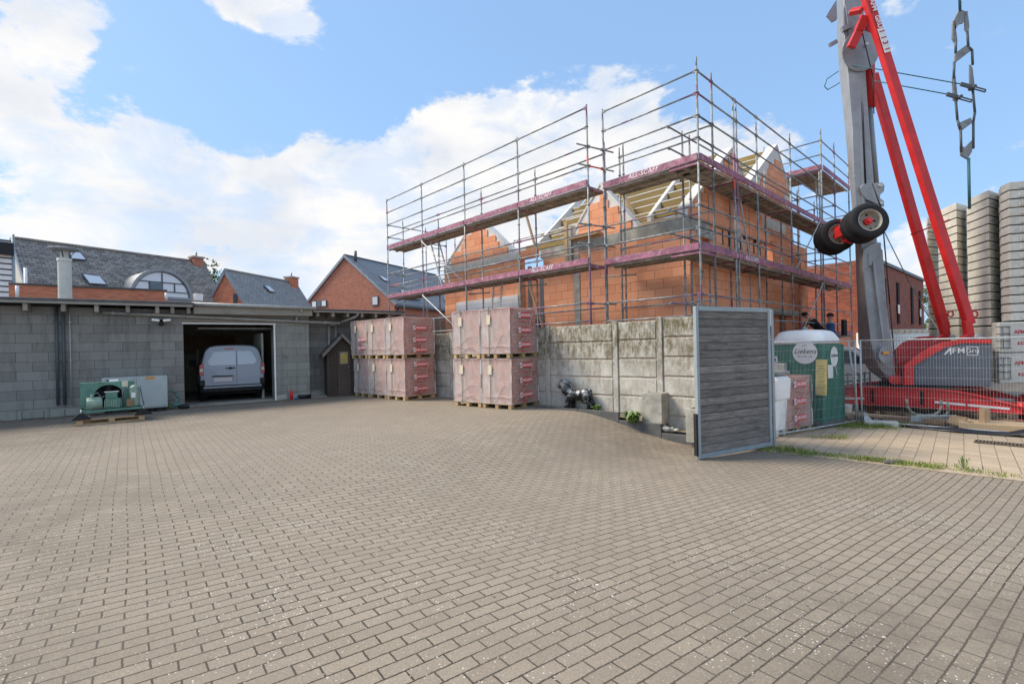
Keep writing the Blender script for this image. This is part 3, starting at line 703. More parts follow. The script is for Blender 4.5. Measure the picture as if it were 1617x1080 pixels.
# ============================================================ SCAFFOLDING
SR = azv(46.75); SL = azv(-43.2)
SC = V(4.26, 10.98)
sc = thing('scaffolding', 'tall tube scaffolding with purple toe boards and ladders around the unfinished clay block house', 'scaffolding', (SC.x, SC.y, -.5))
def stand(p, ztop, z0=-.5, r=.026):
    m = MB(); p = V(p.x, p.y); m.tube(p+UP*z0, p+UP*(ztop-.22), r, 8); m.tube(p+UP*(ztop-.22), p+UP*ztop, r*.75, 8)
    z = z0+.14
    while z < ztop-.2: m.tube(p+UP*z, p+UP*(z+.014), .045, 8); z += .5
    m.build('standard', 'pole', sc)
nled = [0]
def ledger(a, b, z, r=.021, ext=0):
    d = (b-a).normalized(); m = MB(); m.tube(V(a.x, a.y, z)-d*ext, V(b.x, b.y, z)+d*ext, r, 7)
    for q, s_ in ((a, 1), (b, -1)): m.obox(V(q.x, q.y, z)+d*.05*s_, d*.035, V(d.y, -d.x)*.018, UP*.035)
    m.build('ledger', 'pole', sc); nled[0] += 1
def deck(a, b, nrm, z, w=.70, toe=True, holes=True, mat='toe', text=None):
    """steel deck from a to b (outer line), spreading w along nrm"""
    d = (b-a).normalized(); L = (b-a).length; m = MB(); npl = 2; pw = w/npl
    for i in range(npl):
        c = (a+b)/2 + nrm*(.03+pw*(i+.5)); c.z = z
        m.obox(c, d*(L/2-.02), nrm*(pw/2-.012), UP*.012)
        for s_ in (-1, 1): m.obox(c+nrm*(pw/2-.025)*s_-UP*.03, d*(L/2-.02), nrm*.012, UP*.03)
        for k in range(int(L/.3)): m.obox(a+d*(.15+.3*k)+nrm*(.03+pw*(i+.5))+UP*(z-.035), d*.008, nrm*(pw/2-.03), UP*.02)
    dk = m.build('deck', 'deckm', sc)
    m = MB(); m.bar(V(a.x, a.y, z-.06), V(a.x, a.y, z-.06)+nrm*w, .04, .05); m.build('transom', 'toe', sc)
    if toe:
        m = MB(); c = (a+b)/2 - nrm*.035; c.z = z+.075; m.obox(c, d*(L/2-.01), nrm*.014, UP*.078); tb = m.build('toe_board', mat, sc, bevel=.003)
        if text:
            xd = d if (d.x > 0) else -d; o = (a+b)/2 - nrm*.052; o.z = z+.078; o += d*text[1]
            m = MB(); m.text(text[0], o, xd, UP, .165, .18, .003, bold=0, space=1.08); m.build('lettering', 'whitelabel', tb)
# lifts
def rp_(t, inn=0): return SC + SR*t + SL*inn
Z1, Z2, Z3 = 3.64, 5.64, 7.64
# right section of the near face (one bay) and its inner row
bayR = [SC, SC+SL*2.57]
LS0 = V(2.04, 12.58); bayL = [LS0+SL*2.57*k for k in range(5)]
INW = .73
for p in bayR: stand(p, 7.95 if p is SC else 7.72); stand(p+SR*INW, 6.9)
for k, p in enumerate(bayL):
    stand(p, 7.72)
    stand(p+SR*INW, 6.95 if k != 3 else 6.5)
stand(bayR[1]+SR*INW-SL*.12, 6.98)
railz = [2.17, 2.64, Z1+.5, Z1+1, Z2+.5, Z2+1, Z2+1.5, Z2+2]
for z in railz:
    ledger(bayR[0], bayR[1], z)
    for a, b in zip(bayL, bayL[1:]): ledger(a, b, z)
for z in (2.64-.1, Z1+.5, Z1+1, Z2+1):
    ledger(bayR[0]+SR*INW, bayR[1]+SR*INW, z)
    if z > 3:
        ledger(bayL[0]+SR*INW, bayL[1]+SR*INW, z); 
ledger(bayL[0]+SR*INW, bayL[2]+SR*INW, 2.54)
ledger(bayL[1]+SR*INW, bayL[3]+SR*INW, Z1+.5); ledger(bayL[1]+SR*INW, bayL[3]+SR*INW, Z1+1)
for a, b in zip(bayL, bayL[1:]):
    ledger(a+SR*INW, b+SR*INW, Z2+1); ledger(a+SR*INW, b+SR*INW, 1.5)
for a, b in zip(bayL[2:], bayL[3:]): ledger(a+SR*INW, b+SR*INW, Z1+.5); ledger(a+SR*INW, b+SR*INW, Z1+1)
for t in (4.1, 5.2, 6.6): ledger(rp_(t), rp_(t, .73), Z2-.06); ledger(rp_(t), rp_(t, .73), Z1-.06)
for t in (9.15, 11.1, 13.2): ledger(rp_(t), rp_(t, 1.9), Z2+1); ledger(rp_(t), rp_(t, 1.9), Z1+1); stand(rp_(t+.2, 1.9), 8.6)
for z in (Z1+1, Z2+.5, Z2+1, 2.64): ledger(rp_(9.3, 1.9), rp_(13.4, 1.9), z)
# joint tubes between the two sections
for z in (2.64, Z1+.52, Z1+1.02, Z2+.53, Z2+1.03): ledger(bayL[0], bayR[1], z-.02, ext=.35)
for z in (Z1, Z2):
    deck(bayR[0], bayR[1], SR, z, text=('ALL-SCAFF', .1) if z == Z2 else None)
    for i, (a, b) in enumerate(zip(bayL, bayL[1:])):
        deck(a, b, SR, z, text=('ALL-SCAFF', .35) if i == 0 else None)
# left end returns
e0, e1 = bayL[4], bayL[4]+SR*INW
e2 = e1 + SR*2.2
for z in (Z1+.5, Z1+1, Z2+.5, Z2+1): ledger(e0, e1 if z < Z2 else e2, z)
stand(e2, 6.9)
# far-side row seen over the unfinished gables
FB = [LS0+SL*(9.3-2.57*k)+SR*6.2 for k in range(5)]
for k, p in enumerate(FB): stand(p, 7.0 if k % 2 else 6.6)
for k in range(4): stand(LS0+SL*(8.1-2.3*k)+SR*7.2, 7.3 if k % 2 else 6.8); stand(LS0+SL*(9.9-.05*k)+SR*(1.6+1.5*k), 6.7)
for z in (Z2+.5, Z2+1.0): ledger(FB[0], FB[2], z); ledger(FB[2], FB[4], z)
deck(FB[1], FB[2], -SR, Z2, text=None); deck(FB[0], FB[1], -SR, Z1+1.2)
# right face
def rp(t, inn=0): return SC + SR*t + SL*inn
RT = [0, .73, 1.93, 2.10, 3.42, 6.12, 9.15, 9.42, 11.1, 13.2]
tops = [None, 7.85, 7.55, 7.6, 7.5, 7.95, None, 9.05, 9.0, 8.8]
for t, zt in zip(RT, tops):
    if zt: stand(rp(t), zt)
stand(rp(9.15), 7.7)
for t in (.73, 1.1, 3.42, 6.12, 9.3, 11.3): stand(rp(t, INW+.02), 6.75 if t < 6 else 7.0)
segs = [(0, 2.0), (2.0, 3.42), (3.42, 6.12), (6.12, 9.15), (9.15, 11.1), (11.1, 13.2)]
for a, b in segs:
    for z in ([2.64, 2.14, Z1+.5, Z1+1, Z2+.5, Z2+1] + ([Z2+1.5, Z2+2] if b < 9.5 else [])): ledger(rp(a), rp(b), z)
for a, b in ((0, 3.42), (3.42, 6.12), (6.12, 9.15)): ledger(rp(a, INW), rp(b, INW), 2.5, ext=.05); ledger(rp(a, INW), rp(b, INW), Z2+1, ext=.05); ledger(rp(a, INW), rp(b, INW), Z1+1.05, ext=.05)
for a, b in ((9.15, 13.2), (3.42, 9.15)): ledger(rp(a), rp(b), 1.62)
for a, b in ((3.42, 9.15), (9.15, 13.2)): ledger(rp(a, INW), rp(b, INW), 1.5)
for z in (Z1, Z2):
    for i, (a, b) in enumerate(segs): deck(rp(a), rp(b), SL, z, text=('ALL-SCAFF', .1) if (z == Z1 and i == 1) else None)
deck(rp(9.15), rp(13.2), SL, 1.72)
for z in (Z1+.5, Z1+1, Z2+.5, Z2+1): ledger(SC, SC+SR*INW, z)
# raised far block with a third lift
CB = rp(9.42); f1 = CB+SL*1.9; f2 = CB+SL*3.4
for p, zt in ((f1, 9.0), (f2, 9.3)): stand(p, zt)
stand(f1+SR*1.3, 9.2); stand(f2+SR*1.2, 9.4)
for z in (Z3+.5, Z3+1.0): ledger(CB, f2, z); ledger(CB, rp(11.1), z); ledger(rp(11.1), rp(13.2), z); ledger(f2, f2+SR*3, z)
deck(CB, f2, SR, Z3, w=1.25); deck(rp(9.5), rp(13.2), SL, Z3-.01, w=.9)
for a, b in ((0, 3.42), (3.42, 9.15), (9.15, 13.2)):
    for z in (Z1+.5, Z2+.5): ledger(rp(a, INW), rp(b, INW), z)
for t in (2.1, 4.8, 7.6): stand(rp(t, INW+.04), 6.3)
# diagonal braces
def brace(a, b, r=.019): m = MB(); m.tube(a, b, r, 7); m.build('diagonal_brace', 'steel', sc)
def at(p, z): return V(p.x, p.y, z)
brace(at(bayL[3], Z2-.1)-SR*.05, at(bayL[2], Z1+.05)-SR*.05); brace(at(bayL[3], Z1-.1)-SR*.05, at(bayL[2], 1.9)-SR*.05)
brace(at(rp(6.3), Z1+.15)-SL*.06, at(rp(9.0), Z2+.1)-SL*.06); brace(at(rp(6.3), 1.5)-SL*.06, at(rp(9.1), Z1-.1)-SL*.06)
brace(at(SC+SR*.73, 1.7)+SL*.6, at(SC+SR*1.6, 3.4)+SL*.7)
# ladders
def ladder(a, b, side, w=.4, nr=7, mat='steel'):
    m = MB(); sd_ = side.normalized()
    for s_ in (-1, 1): m.bar(a+sd_*w/2*s_, b+sd_*w/2*s_, .03, .05)
    for k in range(nr): q = a+(b-a)*((k+.6)/nr); m.tube(q-sd_*w/2, q+sd_*w/2, .013, 6)
    m.build('ladder', mat, sc)
ladder(at(bayL[3]-SL*.9+SR*.45, Z1), at(bayL[3]-SL*.1+SR*.45, Z2+.05), SR)
ladder(at(bayL[2]-SL*.75+SR*.45, 1.7), at(bayL[2]-SL*1.1+SR*.45, Z1), SL)
ladder(at(rp(3.9)+SL*.45, Z1), at(rp(3.15)+SL*.45, Z2-.02), SR)
ladder(at(rp(10.9)+SL*.45, Z2), at(rp(10.6)+SL*.45, Z3-.02), SR)
# ends of brackets sticking out under the decks
for p in (bayR[1], bayL[1], bayL[2]):
    m = MB(); m.tube(at(p+SR*.5, Z1-.28)-SL*.6, at(p+SR*.5, Z1-.22)+SL*.5, .02, 7); m.build('bracket_tube', 'steel_d', sc)

# ============================================================ HOUSE UNDER CONSTRUCTION
HC = V(4.50, 12.26)
hs = thing('unfinished_house', 'unfinished orange clay block house with stepped gables and open roof timbers', 'house', (HC.x, HC.y, -.5))
NL = -SR; NR = -SL                          # outward normals of near face and right face
TH = .29
def hp(t, z, off=0): q = HC + SL*t + NL*off; return V(q.x, q.y, z)
def rq(t, z, off=0): q = HC + SR*t + NR*off; return V(q.x, q.y, z)
# near face: right part
m = MB(); wallholes(m, HC, SL, 5.0, -.5, 4.40, [], TH, SR); m.build('near_wall', 'clay', hs)
m = MB(); m.obox(hp(3.62, 1.9, .012), SL*.11, NL*.012, UP*2.4); m.obox(hp(3.86, 4.62, .03), SL*.1, NL*.05, UP*.6); cc = split_build(m, 'concrete_column', 'conc', hs)
m = MB(); m.obox(hp(3.95, 4.6, .06), SL*.06, NL*.04, UP*.75); m.build('timber_prop', 'ply', hs)
m = MB(); m.obox(hp(2.55, 4.55, -TH/2+.01), SL*2.56, NL*(TH/2+.01), UP*.149); m.obox(rq(.55, 4.55, -TH/2+.01), SR*.55, NR*(TH/2+.008), UP*.149); m.build('ring_beam', 'conc', hs)
# left part, a little further forward
LO = .38
m = MB(); wallholes(m, HC+NL*LO+SL*5.75, SL, 4.2, -.5, 4.42, [], TH, SR); m.build('left_wall', 'clay', hs)
m = MB(); m.obox(hp(7.85, 4.56, LO-TH/2+.01), SL*2.1, NL*(TH/2+.01), UP*.14); m.build('left_ring_beam', 'conc2', hs)
m = MB(); m.obox(hp(7.43, 2.2, LO+.045), SL*1.68, NL*.04, UP*1.07); m.build('insulation_layer', 'insul2', hs)
m = MB(); m.obox(hp(5.37, 4.56, LO-.1), SL*.37, NL*.1, UP*.14); m.obox(hp(5.35, .5, -.1), SL*.35, NL*.1, UP*1.0); split_build(m, 'link_wall', 'clay', hs)
m = MB(); m.obox(hp(5.74, 2.6, LO+.01), SL*.05, NL*.04, UP*1.8); m.build('window_post', 'pine', hs)
m = MB(); m.obox(hp(5.55, 2.4, LO-.3), SL*.05, NL*.05, UP*1.8); m.obox(hp(5.3, 2.7, LO-.6), SL*.07, NL*.03, UP*1.3); split_build(m, 'window_frame', 'alu', hs)
brp = MB(); brp.bar(hp(5.5, 3.6, LO-.2), hp(4.95, 2.0, LO-.3), .09, .04); brp.build('timber_brace', 'pine', hs)
# gables
def gable(name, f, t0, ta, t1, zb, za, step=.25, sgn=1, body=True, zlow=None):
    """white aerated rake with a stepped clay block infill"""
    z0 = zb if zlow is None else zlow
    d_ = (f(1, 0)-f(0, 0)); nr = (f(0, 0, 1)-f(0, 0, 0))
    m = MB(); m.prism([f(t0, z0, -.02), f(t0, zb, -.02), f(ta, za, -.02), f(t1, zb, -.02), f(t1, z0, -.02)], -nr*(TH-.02)); g = m.build(name, 'insul', hs)
    m = MB()
    for k in range(int((za-zb)/step)+1):
        a, b = zb+step*k, min(zb+step*(k+1), za)
        ins = .10
        def edge(z): u = (z-zb)/(za-zb); return t0+(ta-t0)*u, t1+(ta-t1)*u
        l, r_ = edge((a+b)/2); 
        if k % 2: ins_l, ins_r = ins+.16, ins+.05
        else: ins_l, ins_r = ins+.02, ins+.22
        sg = 1 if t1 > t0 else -1
        l += ins_l*sg; r_ -= ins_r*sg
        if (r_-l)*sg < .2: break
        m.obox(f((l+r_)/2, (a+b)/2, -.005), d_*abs(r_-l)/2, nr*.02, UP*((b-a)/2))
    if zlow is not None: m.obox(f((t0+t1)/2, (z0+zb)/2, -.004), d_*abs(t1-t0)/2, nr*.02, UP*((zb-z0)/2))
    m.build('stepped_blockwork', 'clay', g)
    m = MB()
    for (a, b) in ((t0, ta), (ta, t1)):
        pa = f(a, zb if a != ta else za, -TH/2); pb = f(b, zb if b != ta else za, -TH/2); m.bar(pa+UP*.02, pb+UP*.02, TH+.02, .05)
    m.build('rake_capping', 'insul', g)
gable('near_gable', lambda t, z, o=0: hp(t, z, o), 1.45, 2.70, 3.98, 4.70, 6.22)
gable('left_gable', lambda t, z, o=0: hp(t, z, o+LO), 6.02, 7.9, 9.95, 4.70, 6.30)
gable('side_gable', lambda t, z, o=0: rq(t, z, o), -.02, 2.65, 5.45, 4.95, 7.10, zlow=4.70)
# right face walls
m = MB(); wallholes(m, HC+SR*TH, SR, 5.0-TH, -.5, 4.70, [(.25, .85, 3.72, 4.28)], TH, SL); m.build('side_wall', 'clay', hs)
m = MB()
for t in (1.9, 2.3, 2.7, 3.1, 3.6, 4.1, 4.6): m.obox(rq(t, 4.45, -.002), SR*.03, NR*.012, UP*.2)
for t, z in ((1.0, 4.9), (3.4, 4.75), (4.2, 4.75)): m.obox(rq(t, z, -.002), SR*.09, NR*.014, UP*.16)
split_build(m, 'joist_pocket', 'dark', hs)
m = MB(); m.obox(rq(.85, 4.42, .01), SR*.5, NR*.01, UP*.13); m.obox(rq(1.6, 1.0, .01), SR*.12, NR*.012, UP*1.3); split_build(m, 'side_lintel', 'conc', hs)
m = MB(); m.obox(rq(1.15, 3.0, .004), SR*.12, NR*.012, UP*.6); m.obox(rq(4.4, 2.0, .004), SR*.18, NR*.012, UP*.3); split_build(m, 'raw_patch', 'clay', hs)
# second unit gable, slightly behind
GB = .3
def r2(t, z, off=0): q = HC + SL*GB + SR*t + NR*off; return V(q.x, q.y, z)
m = MB(); wallholes(m, HC+SL*GB+SR*5.0, SR, 5.4, -.5, 5.2, [(2.1, 2.75, .5, 2.55), (1.0, 1.6, 3.9, 5.0)], TH, SL); m.build('far_side_wall', 'clay', hs)
m = MB(); m.prism([r2(3.6, 5.2, -.02), r2(3.6, 5.82, -.02), r2(7.24, 8.5, -.02), r2(8.6, 7.0, -.02), r2(8.9, 5.2, -.02)], SL*.25); g = m.build('far_gable', 'insul', hs)
m = MB()
for k in range(12):
    a = 5.2+.25*k; b = a+.25; l = 3.6 if b < 5.9 else 3.6+(b-5.82)/2.68*3.64; rr_ = 8.8-(b-5.2)/3.3*1.5
    if b > 7: rr_ = 8.6-(b-7)/1.5*1.36
    l += .3 if k % 2 else .5
    if rr_-l-.2 < .3: break
    m.obox(r2((l+rr_-.15)/2, (a+b)/2, -.0), SR*(rr_-.15-l)/2, NR*.02, UP*.125)
m.build('stepped_blockwork', 'clay', g)
m = MB(); m.bar(r2(3.6, 5.84, -.14), r2(7.24, 8.52, -.14), .3, .06); m.bar(r2(7.24, 8.52, -.14), r2(8.6, 7.02, -.14), .3, .06); m.build('rake_capping', 'insul', g)
m = MB(); m.obox(r2(6.9, 5.55, .03), SR*.9, NR*.02, UP*.18); m.build('lintel_strip', 'conc2', hs)
m = MB(); m.obox(r2(7.4, 1.45, -TH), SR*.45, NR*.02, UP*1.1); m.build('door_opening', 'dark', hs)
# small walls inside + cross walls with white rakes, roof beams running along the near face
def roofz(u, base=4.72, apex=7.05, half=2.65): return base+(apex-base)*min(u, 2*half-u)/half
m = MB()
for t in (3.1,):
    m.prism([hp(t, 4.7, -.35), hp(t, 4.8, -.35), hp(t, 7.0, -2.65), hp(t, 4.8, -5.2), hp(t, 4.7, -5.2)], SL*.15)
m.prism([hp(5.1, 4.7, -.35), hp(5.1, 4.8, -.35), hp(5.1, 7.0, -2.65), hp(5.1, 4.8, -5.2), hp(5.1, 4.7, -5.2)], SL*.15)
split_build(m, 'cross_wall', 'insul', hs)
m = MB(); m.prism([hp(1.16, 4.72, -.15), hp(1.16, 5.02, -.15), hp(1.16, 7.22, -2.65), hp(1.16, 6.7, -2.65), hp(1.16, 4.72, -.5)], SL*.11); m.prism([hp(5.25, 4.72, -.1), hp(5.25, 5.0, -.1), hp(5.25, 7.2, -2.65), hp(5.25, 6.7, -2.65), hp(5.25, 4.72, -.5)], SL*.11); split_build(m, 'rafter_wall', 'insul', hs)
def beam(t0, t1, u, base=4.75, apex=7.0, half=2.65):
    z = base+(apex-base)*min(u, 2*half-u)/half
    m = MB(); m.obox((hp(t0, z, -u)+hp(t1, z, -u))/2, SL*((t1-t0)/2), SR*.035, UP*.095); b_ = m.build('roof_beam', 'purlin', hs)
    m = MB(); m.obox((hp(t0, z+.1, -u)+hp(t1, z+.1, -u))/2, SL*((t1-t0)/2), SR*.04, UP*.013); m.build('beam_edge', 'insul', b_)
for k in range(7): beam(.05, 4.9, .35+.37*k)
for k in range(3): beam(.3, 4.9, 3.1+.55*k)
for k in range(4): beam(4.05, 5.75-.12*k, .0+.62*k, 4.8, 6.9)
for k in range(6):
    q = 4.5+.5*k; z = 5.84+(q-3.6)/3.64*2.68-.12
    m = MB(); a = HC+SL*(GB+.1)+SR*q; m.obox(a+SL*1.9+UP*z, SL*1.9, SR*.035, UP*.1); b_ = m.build('roof_beam', 'purlin', hs)
    m = MB(); m.obox(a+SL*1.9+UP*(z+.105), SL*1.9, SR*.04, UP*.013); m.build('beam_edge', 'insul', b_)
m = MB(); m.bar(hp(1.65, 4.8, -.4), hp(2.35, 6.0, -.6), .12, .05); m.bar(hp(.6, 4.8, -.3), hp(.1, 5.8, -1.1), .12, .05); m.bar(hp(5.75, 4.75, -.5), hp(6.2, 6.3, -.4), .1, .05); split_build(m, 'timber_brace', 'pine', hs)
m = MB(); m.obox(hp(.9, 4.79, -.35), SL*.7, SR*.3, UP*.03); m.obox(hp(3.2, 4.78, .12), SL*.55, SR*.14, UP*.04); split_build(m, 'loose_boards', 'ply', hs)
m = MB(); m.obox(hp(.15, 4.85, -.2), SL*.15, SR*.14, UP*.16); m.obox(rq(.9, 4.86, -.15), SR*.55, SL*.14, UP*.17); split_build(m, 'corner_blockwork', 'clay', hs)
# floors, rear walls
m = MB(); m.obox((hp(5, 2.55, -4.4)), SL*4.9, SR*4.1, UP*.1); m.obox(hp(5, .4, -4.4), SL*4.9, SR*4.1, UP*.1); split_build(m, 'floor_slab', 'conc', hs)
m = MB(); wallholes(m, HC+SR*8.6, SL, 9.9, -.5, 4.6, [(3.4, 4.6, .6, 4.0), (6, 7, 1, 3.9)], TH, SR); wallholes(m, HC+SL*9.66+SR*.4, SR, 8.2, -.5, 4.6, [], TH, SL); m.build('rear_wall', 'clay', hs)

# ============================================================ WORKERS
def worker(name, loc, face, shirt, label, bend=0, arm=0):
    """face: direction of view"""
    f = face.normalized(); r_ = V(f.y, -f.x); L_ = Vector(loc)
    w = thing(name, label, 'person', loc)
    def q(x, y, z): return L_ + r_*x + f*y + UP*z
    hipz = .92
    def up(h, y0=0): # along the (bent) spine
        return q(0, y0+math.sin(bend)*h, hipz+math.cos(bend)*h)
    m = MB()
    for s_ in (-1, 1):
        m.tube(q(.1*s_, 0, .92), q(.11*s_, .02, .5), .085, 10, .062); m.ell(q(.11*s_, .02, .5), .062, .062, .062); m.tube(q(.11*s_, .02, .5), q(.11*s_, -.02, .08), .06, 10, .045)
        m.ell(q(.11*s_, .06, .05), .05, .13, .05, Matrix((tuple(r_), tuple(f), tuple(UP))).transposed())
    for h, a, b in ((0, .17, .115), (.14, .165, .11), (.3, .185, .12), (.44, .19, .12), (.52, .13, .09)):
        m.ell(up(h), a, b, .12, Matrix((tuple(r_), tuple(f), tuple(UP))).transposed())
    m.tube(up(.5), up(.66), .055, 10); m.ell(up(.76), .078, .096, .115, Matrix((tuple(r_), tuple(f), tuple(UP))).transposed())
    m.ell(up(.745, .09), .016, .022, .022)
    for s_ in (-1, 1):
        sh = up(.46)+r_*.2*s_; el = sh + (f*.18-UP*.22 if arm else -UP*.28+f*.03)+r_*.05*s_; ha = el+(f*.22+UP*.02 if arm else -UP*.22+f*.1)
        m.ell(sh, .06, .06, .06); m.tube(sh, el, .052, 9, .042); m.ell(el, .042, .042, .042); m.tube(el, ha, .04, 9, .03); m.ell(ha+(ha-el).normalized()*.05, .035, .035, .05)
    body = remeshed(m, 'body', 'skin', w, .022, smooth=4)
    m = MB()
    Mx = Matrix((tuple(r_), tuple(f), tuple(UP))).transposed()
    for h, a, b in ((.02, .185, .13), (.14, .185, .125), (.3, .20, .135), (.44, .205, .135)): m.ell(up(h), a, b, .13, Mx)
    for s_ in (-1, 1):
        sh = up(.46)+r_*.2*s_; el = sh + (f*.18-UP*.22 if arm else -UP*.28+f*.03)+r_*.05*s_; m.ell(sh, .075, .075, .075); m.tube(sh, el, .066, 9, .055)
    remeshed(m, 'jacket', shirt, w, .022, smooth=4)
    m = MB()
    for s_ in (-1, 1): m.tube(q(.1*s_, 0, .95), q(.11*s_, .02, .5), .105, 10, .078); m.ell(q(.11*s_, .02, .5), .078, .078, .078); m.tube(q(.11*s_, .02, .5), q(.11*s_, -.02, .1), .075, 10, .065)
    m.ell(q(0, 0, .94), .19, .135, .12, Mx); remeshed(m, 'trousers', 'navy', w, .022, smooth=4)
    m = MB(); m.ell(up(.80), .088, .105, .085, Mx); m.obox(up(.80, .12), r_*.06, f*.06, UP*.008); m.build('cap', 'navy', w)
    return w
wp = P(1311, 499, 16.4)
worker('person', (wp.x, wp.y, 1.01-.35), azv(-70), 'bluecloth', 'worker in blue jacket and dark cap standing on the scaffold behind the toilet')
wp = P(1296, 508, 16.9)
worker('person', (wp.x, wp.y, .95), azv(-90), 'navy', 'worker in black jacket bending forward beside the blue jacketed worker', bend=.75, arm=1)
# ============================================================ MESH FENCE
FA = V(5.45, 10.42); FB_ = V(8.38, 12.0); FC = V(8.48, 11.95); FD = V(10.95, 9.45)
def fence_panel(a, b, label, z0=-.44, hh=1.98):
    d = (b-a); L = d.length; d.normalize(); n = V(d.y, -d.x)
    r = thing('mesh_fence', label, 'fence', (a.x, a.y, z0), group='mesh site fence panels')
    m = MB(); up_ = UP*hh
    a0 = at(a, z0); b0 = at(b, z0)
    m.tube(a0-UP*.08, a0+up_, .021, 10); m.tube(b0-UP*.08, b0+up_, .021, 10); m.tube(a0+UP*.0, b0+UP*.0, .017, 8); m.tube(a0+up_-UP*.02, b0+up_-UP*.02, .017, 8)
    m.build('frame', 'steel', r)
    m = MB(); k = .05
    while k < L-.02: c = a0+d*k; m.tube(c, c+up_, .0017, 4, caps=False); k += .05
    for z in frange(.18, hh-.2, .235): m.tube(a0+UP*z+n*.003, b0+UP*z+n*.003, .0021, 4, caps=False)
    m.build('wire_mesh', 'steel', r)
    return r
fence_panel(FA, FB_, 'galvanised mesh fence panel in front of the green portable toilet')
fence_panel(FC, FD, 'galvanised mesh fence panel in front of the red crane base')
fe = thing('fence_stay', 'short angled fence stay tube clipped between the two mesh panels', 'fence', (8.3, 12.05, -.45))
m = MB(); m.tube(at(V(8.28, 12.08), 1.5), at(V(8.45, 12.0), -.42), .021, 10); m.build('stay_tube', 'steel', fe)
m = MB(); m.prism([at(V(8.5, 11.9), -.46), at(V(8.7, 11.82), -.46), at(V(8.5, 11.9), -.2)], V(.01, .02)); m.build('gusset', 'steel', fe)
def rock(name, c, rx, ry, rz, az, mat, label, cat, grp=None, seed=0, par=None):
    m = MB(); d = azv(az); n = V(d.y, -d.x); m.obox(Vector(c), d*rx, n*ry, UP*rz)
    o = m.build(name, mat, bevel=min(rx, ry, rz)*.35, seg=2); return tag(o, label, cat, grp)
rock('concrete_block', (8.72, 11.66, -.455), .33, .12, .065, 122, 'conc2', 'concrete fence foot block lying in the weeds under the mesh panels', 'fence foot')

# ============================================================ PORTABLE TOILET
T0 = V(7.2, 11.43); tr = azv(55); tl = azv(-35); tw, td = 1.12, 1.18
to = thing('portable_toilet', 'green plastic portable toilet with ribbed white domed roof behind the mesh fence', 'toilet', (T0.x, T0.y, -.5))
zt = 1.47
def tp(u, v, z): q = T0+tr*u+tl*v; return V(q.x, q.y, z)
m = MB(); m.obox(tp(tw/2, td/2, -.43), tr*(tw/2+.03), tl*(td/2+.03), UP*.07); m.build('skid_base', 'darkconc', to, bevel=.02)
m = MB(); m.obox(tp(tw/2, td/2, (zt-.4)/2), tr*tw/2, tl*td/2, UP*(zt+.38)/2)
for u in frange(.1, tw-.1, .092): m.obox(tp(u, -.004, .45), tr*.022, tl*.008, UP*.85)
for v in frange(.08, td-.08, .092): m.obox(tp(-.004, v, .45), tr*.008, tl*.022, UP*.85)
m.build('cabin', 'toilet', to, bevel=.01)
m = MB()
for (u, v) in ((0, 0), (tw, 0), (0, td)): m.obox(tp(u, v, .5), tr*.03, tl*.03, UP*.95)
m.obox(tp(.42, -.014, .42), tr*.004, tl*.008, UP*.82)
split_build(m, 'corner_post', 'toilet', to, bevel=.008)
rings = []
for z, k in ((0, 1.035), (.03, 1.04), (.11, 1.035), (.2, .985), (.27, .9), (.31, .78), (.335, .55), (.345, .2)):
    ring = []
    for i in range(40):
        a = 2*math.pi*i/40; e = 5.0 if z < .2 else 3.6
        ca, sa = math.cos(a), math.sin(a); rr = (abs(ca)**e+abs(sa)**e)**(-1/e)
        rib = 1 - (.022 if (i % 4 in (0,)) and .05 < z < .33 else 0)
        ring.append(tp(tw/2+ca*rr*tw/2*k*rib, td/2+sa*rr*td/2*k*rib, zt+z))
    rings.append(ring)
m = MB(); m.loft(rings); m.build('roof_dome', 'white', to)
m = MB(); m.tube(tp(.55, .6, zt+.33), tp(.55, .6, zt+.4), .07, 14); m.build('vent_cap', 'zinc', to)
def disc(c, xd, nrm, rx, ry, mat, name, par):
    m = MB(); n = 28; m.prism([c+xd*rx*math.cos(2*math.pi*i/n)+UP*ry*math.sin(2*math.pi*i/n) for i in range(n)], nrm*.006); return m.build(name, mat, par)
nl = -tr; nr_ = -tl
c = tp(-.016, .12, 1.12); c = onplane(1271, 557, tp(-.02, 0, 0), nl); sg = disc(c, -tl, nl, .28, .265, 'whitelabel', 'round_sign', to)
m = MB(); m.text('Liekens', c+nl*.01+UP*.03, -tl, UP, .165, .4, .003); m.text('TEL. 03 457 13 80', c+nl*.01-UP*.09, -tl, UP, .045, 0, .003)
m.path([c+nl*.01-tl*x_+UP*z_ for x_, z_ in ((-.06, .15), (.02, .19), (.05, .17))], .004, 5); m.build('lettering', 'black', sg)
c = onplane(1317, 563, tp(0, -.02, 0), nr_); sg = disc(c, tr, nr_, .2, .24, 'whitelabel', 'round_sign', to)
m = MB(); m.text('Liekens', c+nr_*.01+UP*.03, tr, UP, .12, .45, .003); m.build('lettering', 'black', sg)
def note(px0, py0, px1, py1, p0, nrm, xd, mat, name, tilt=0):
    a = onplane((px0+px1)/2, (py0+py1)/2, p0, nrm); w = (onplane(px1, py0, p0, nrm)-onplane(px0, py0, p0, nrm)).length; h = (onplane(px0, py1, p0, nrm)-onplane(px0, py0, p0, nrm)).length
    m = MB(); x = (xd+UP*tilt).normalized(); y = (UP-xd*tilt).normalized(); m.obox(a+nrm*.004, x*w/2, nrm*.003, y*h/2); o = m.build(name, mat, to); return o, a, w, h
pl = tp(-.03, 0, 0)
o1, a, w, h = note(1288, 568, 1306, 624, tp(-.05, 0, 0), nl, -tl, 'yellowpaper', 'notice_sheet', -.03)
m = MB()
for k in range(9): m.obox(a+nl*.009+UP*(h*.32-k*h*.075), tl*w*random.uniform(.2, .36), nl*.001, UP*.004)
m.build('print_line', 'pipe_d', o1)
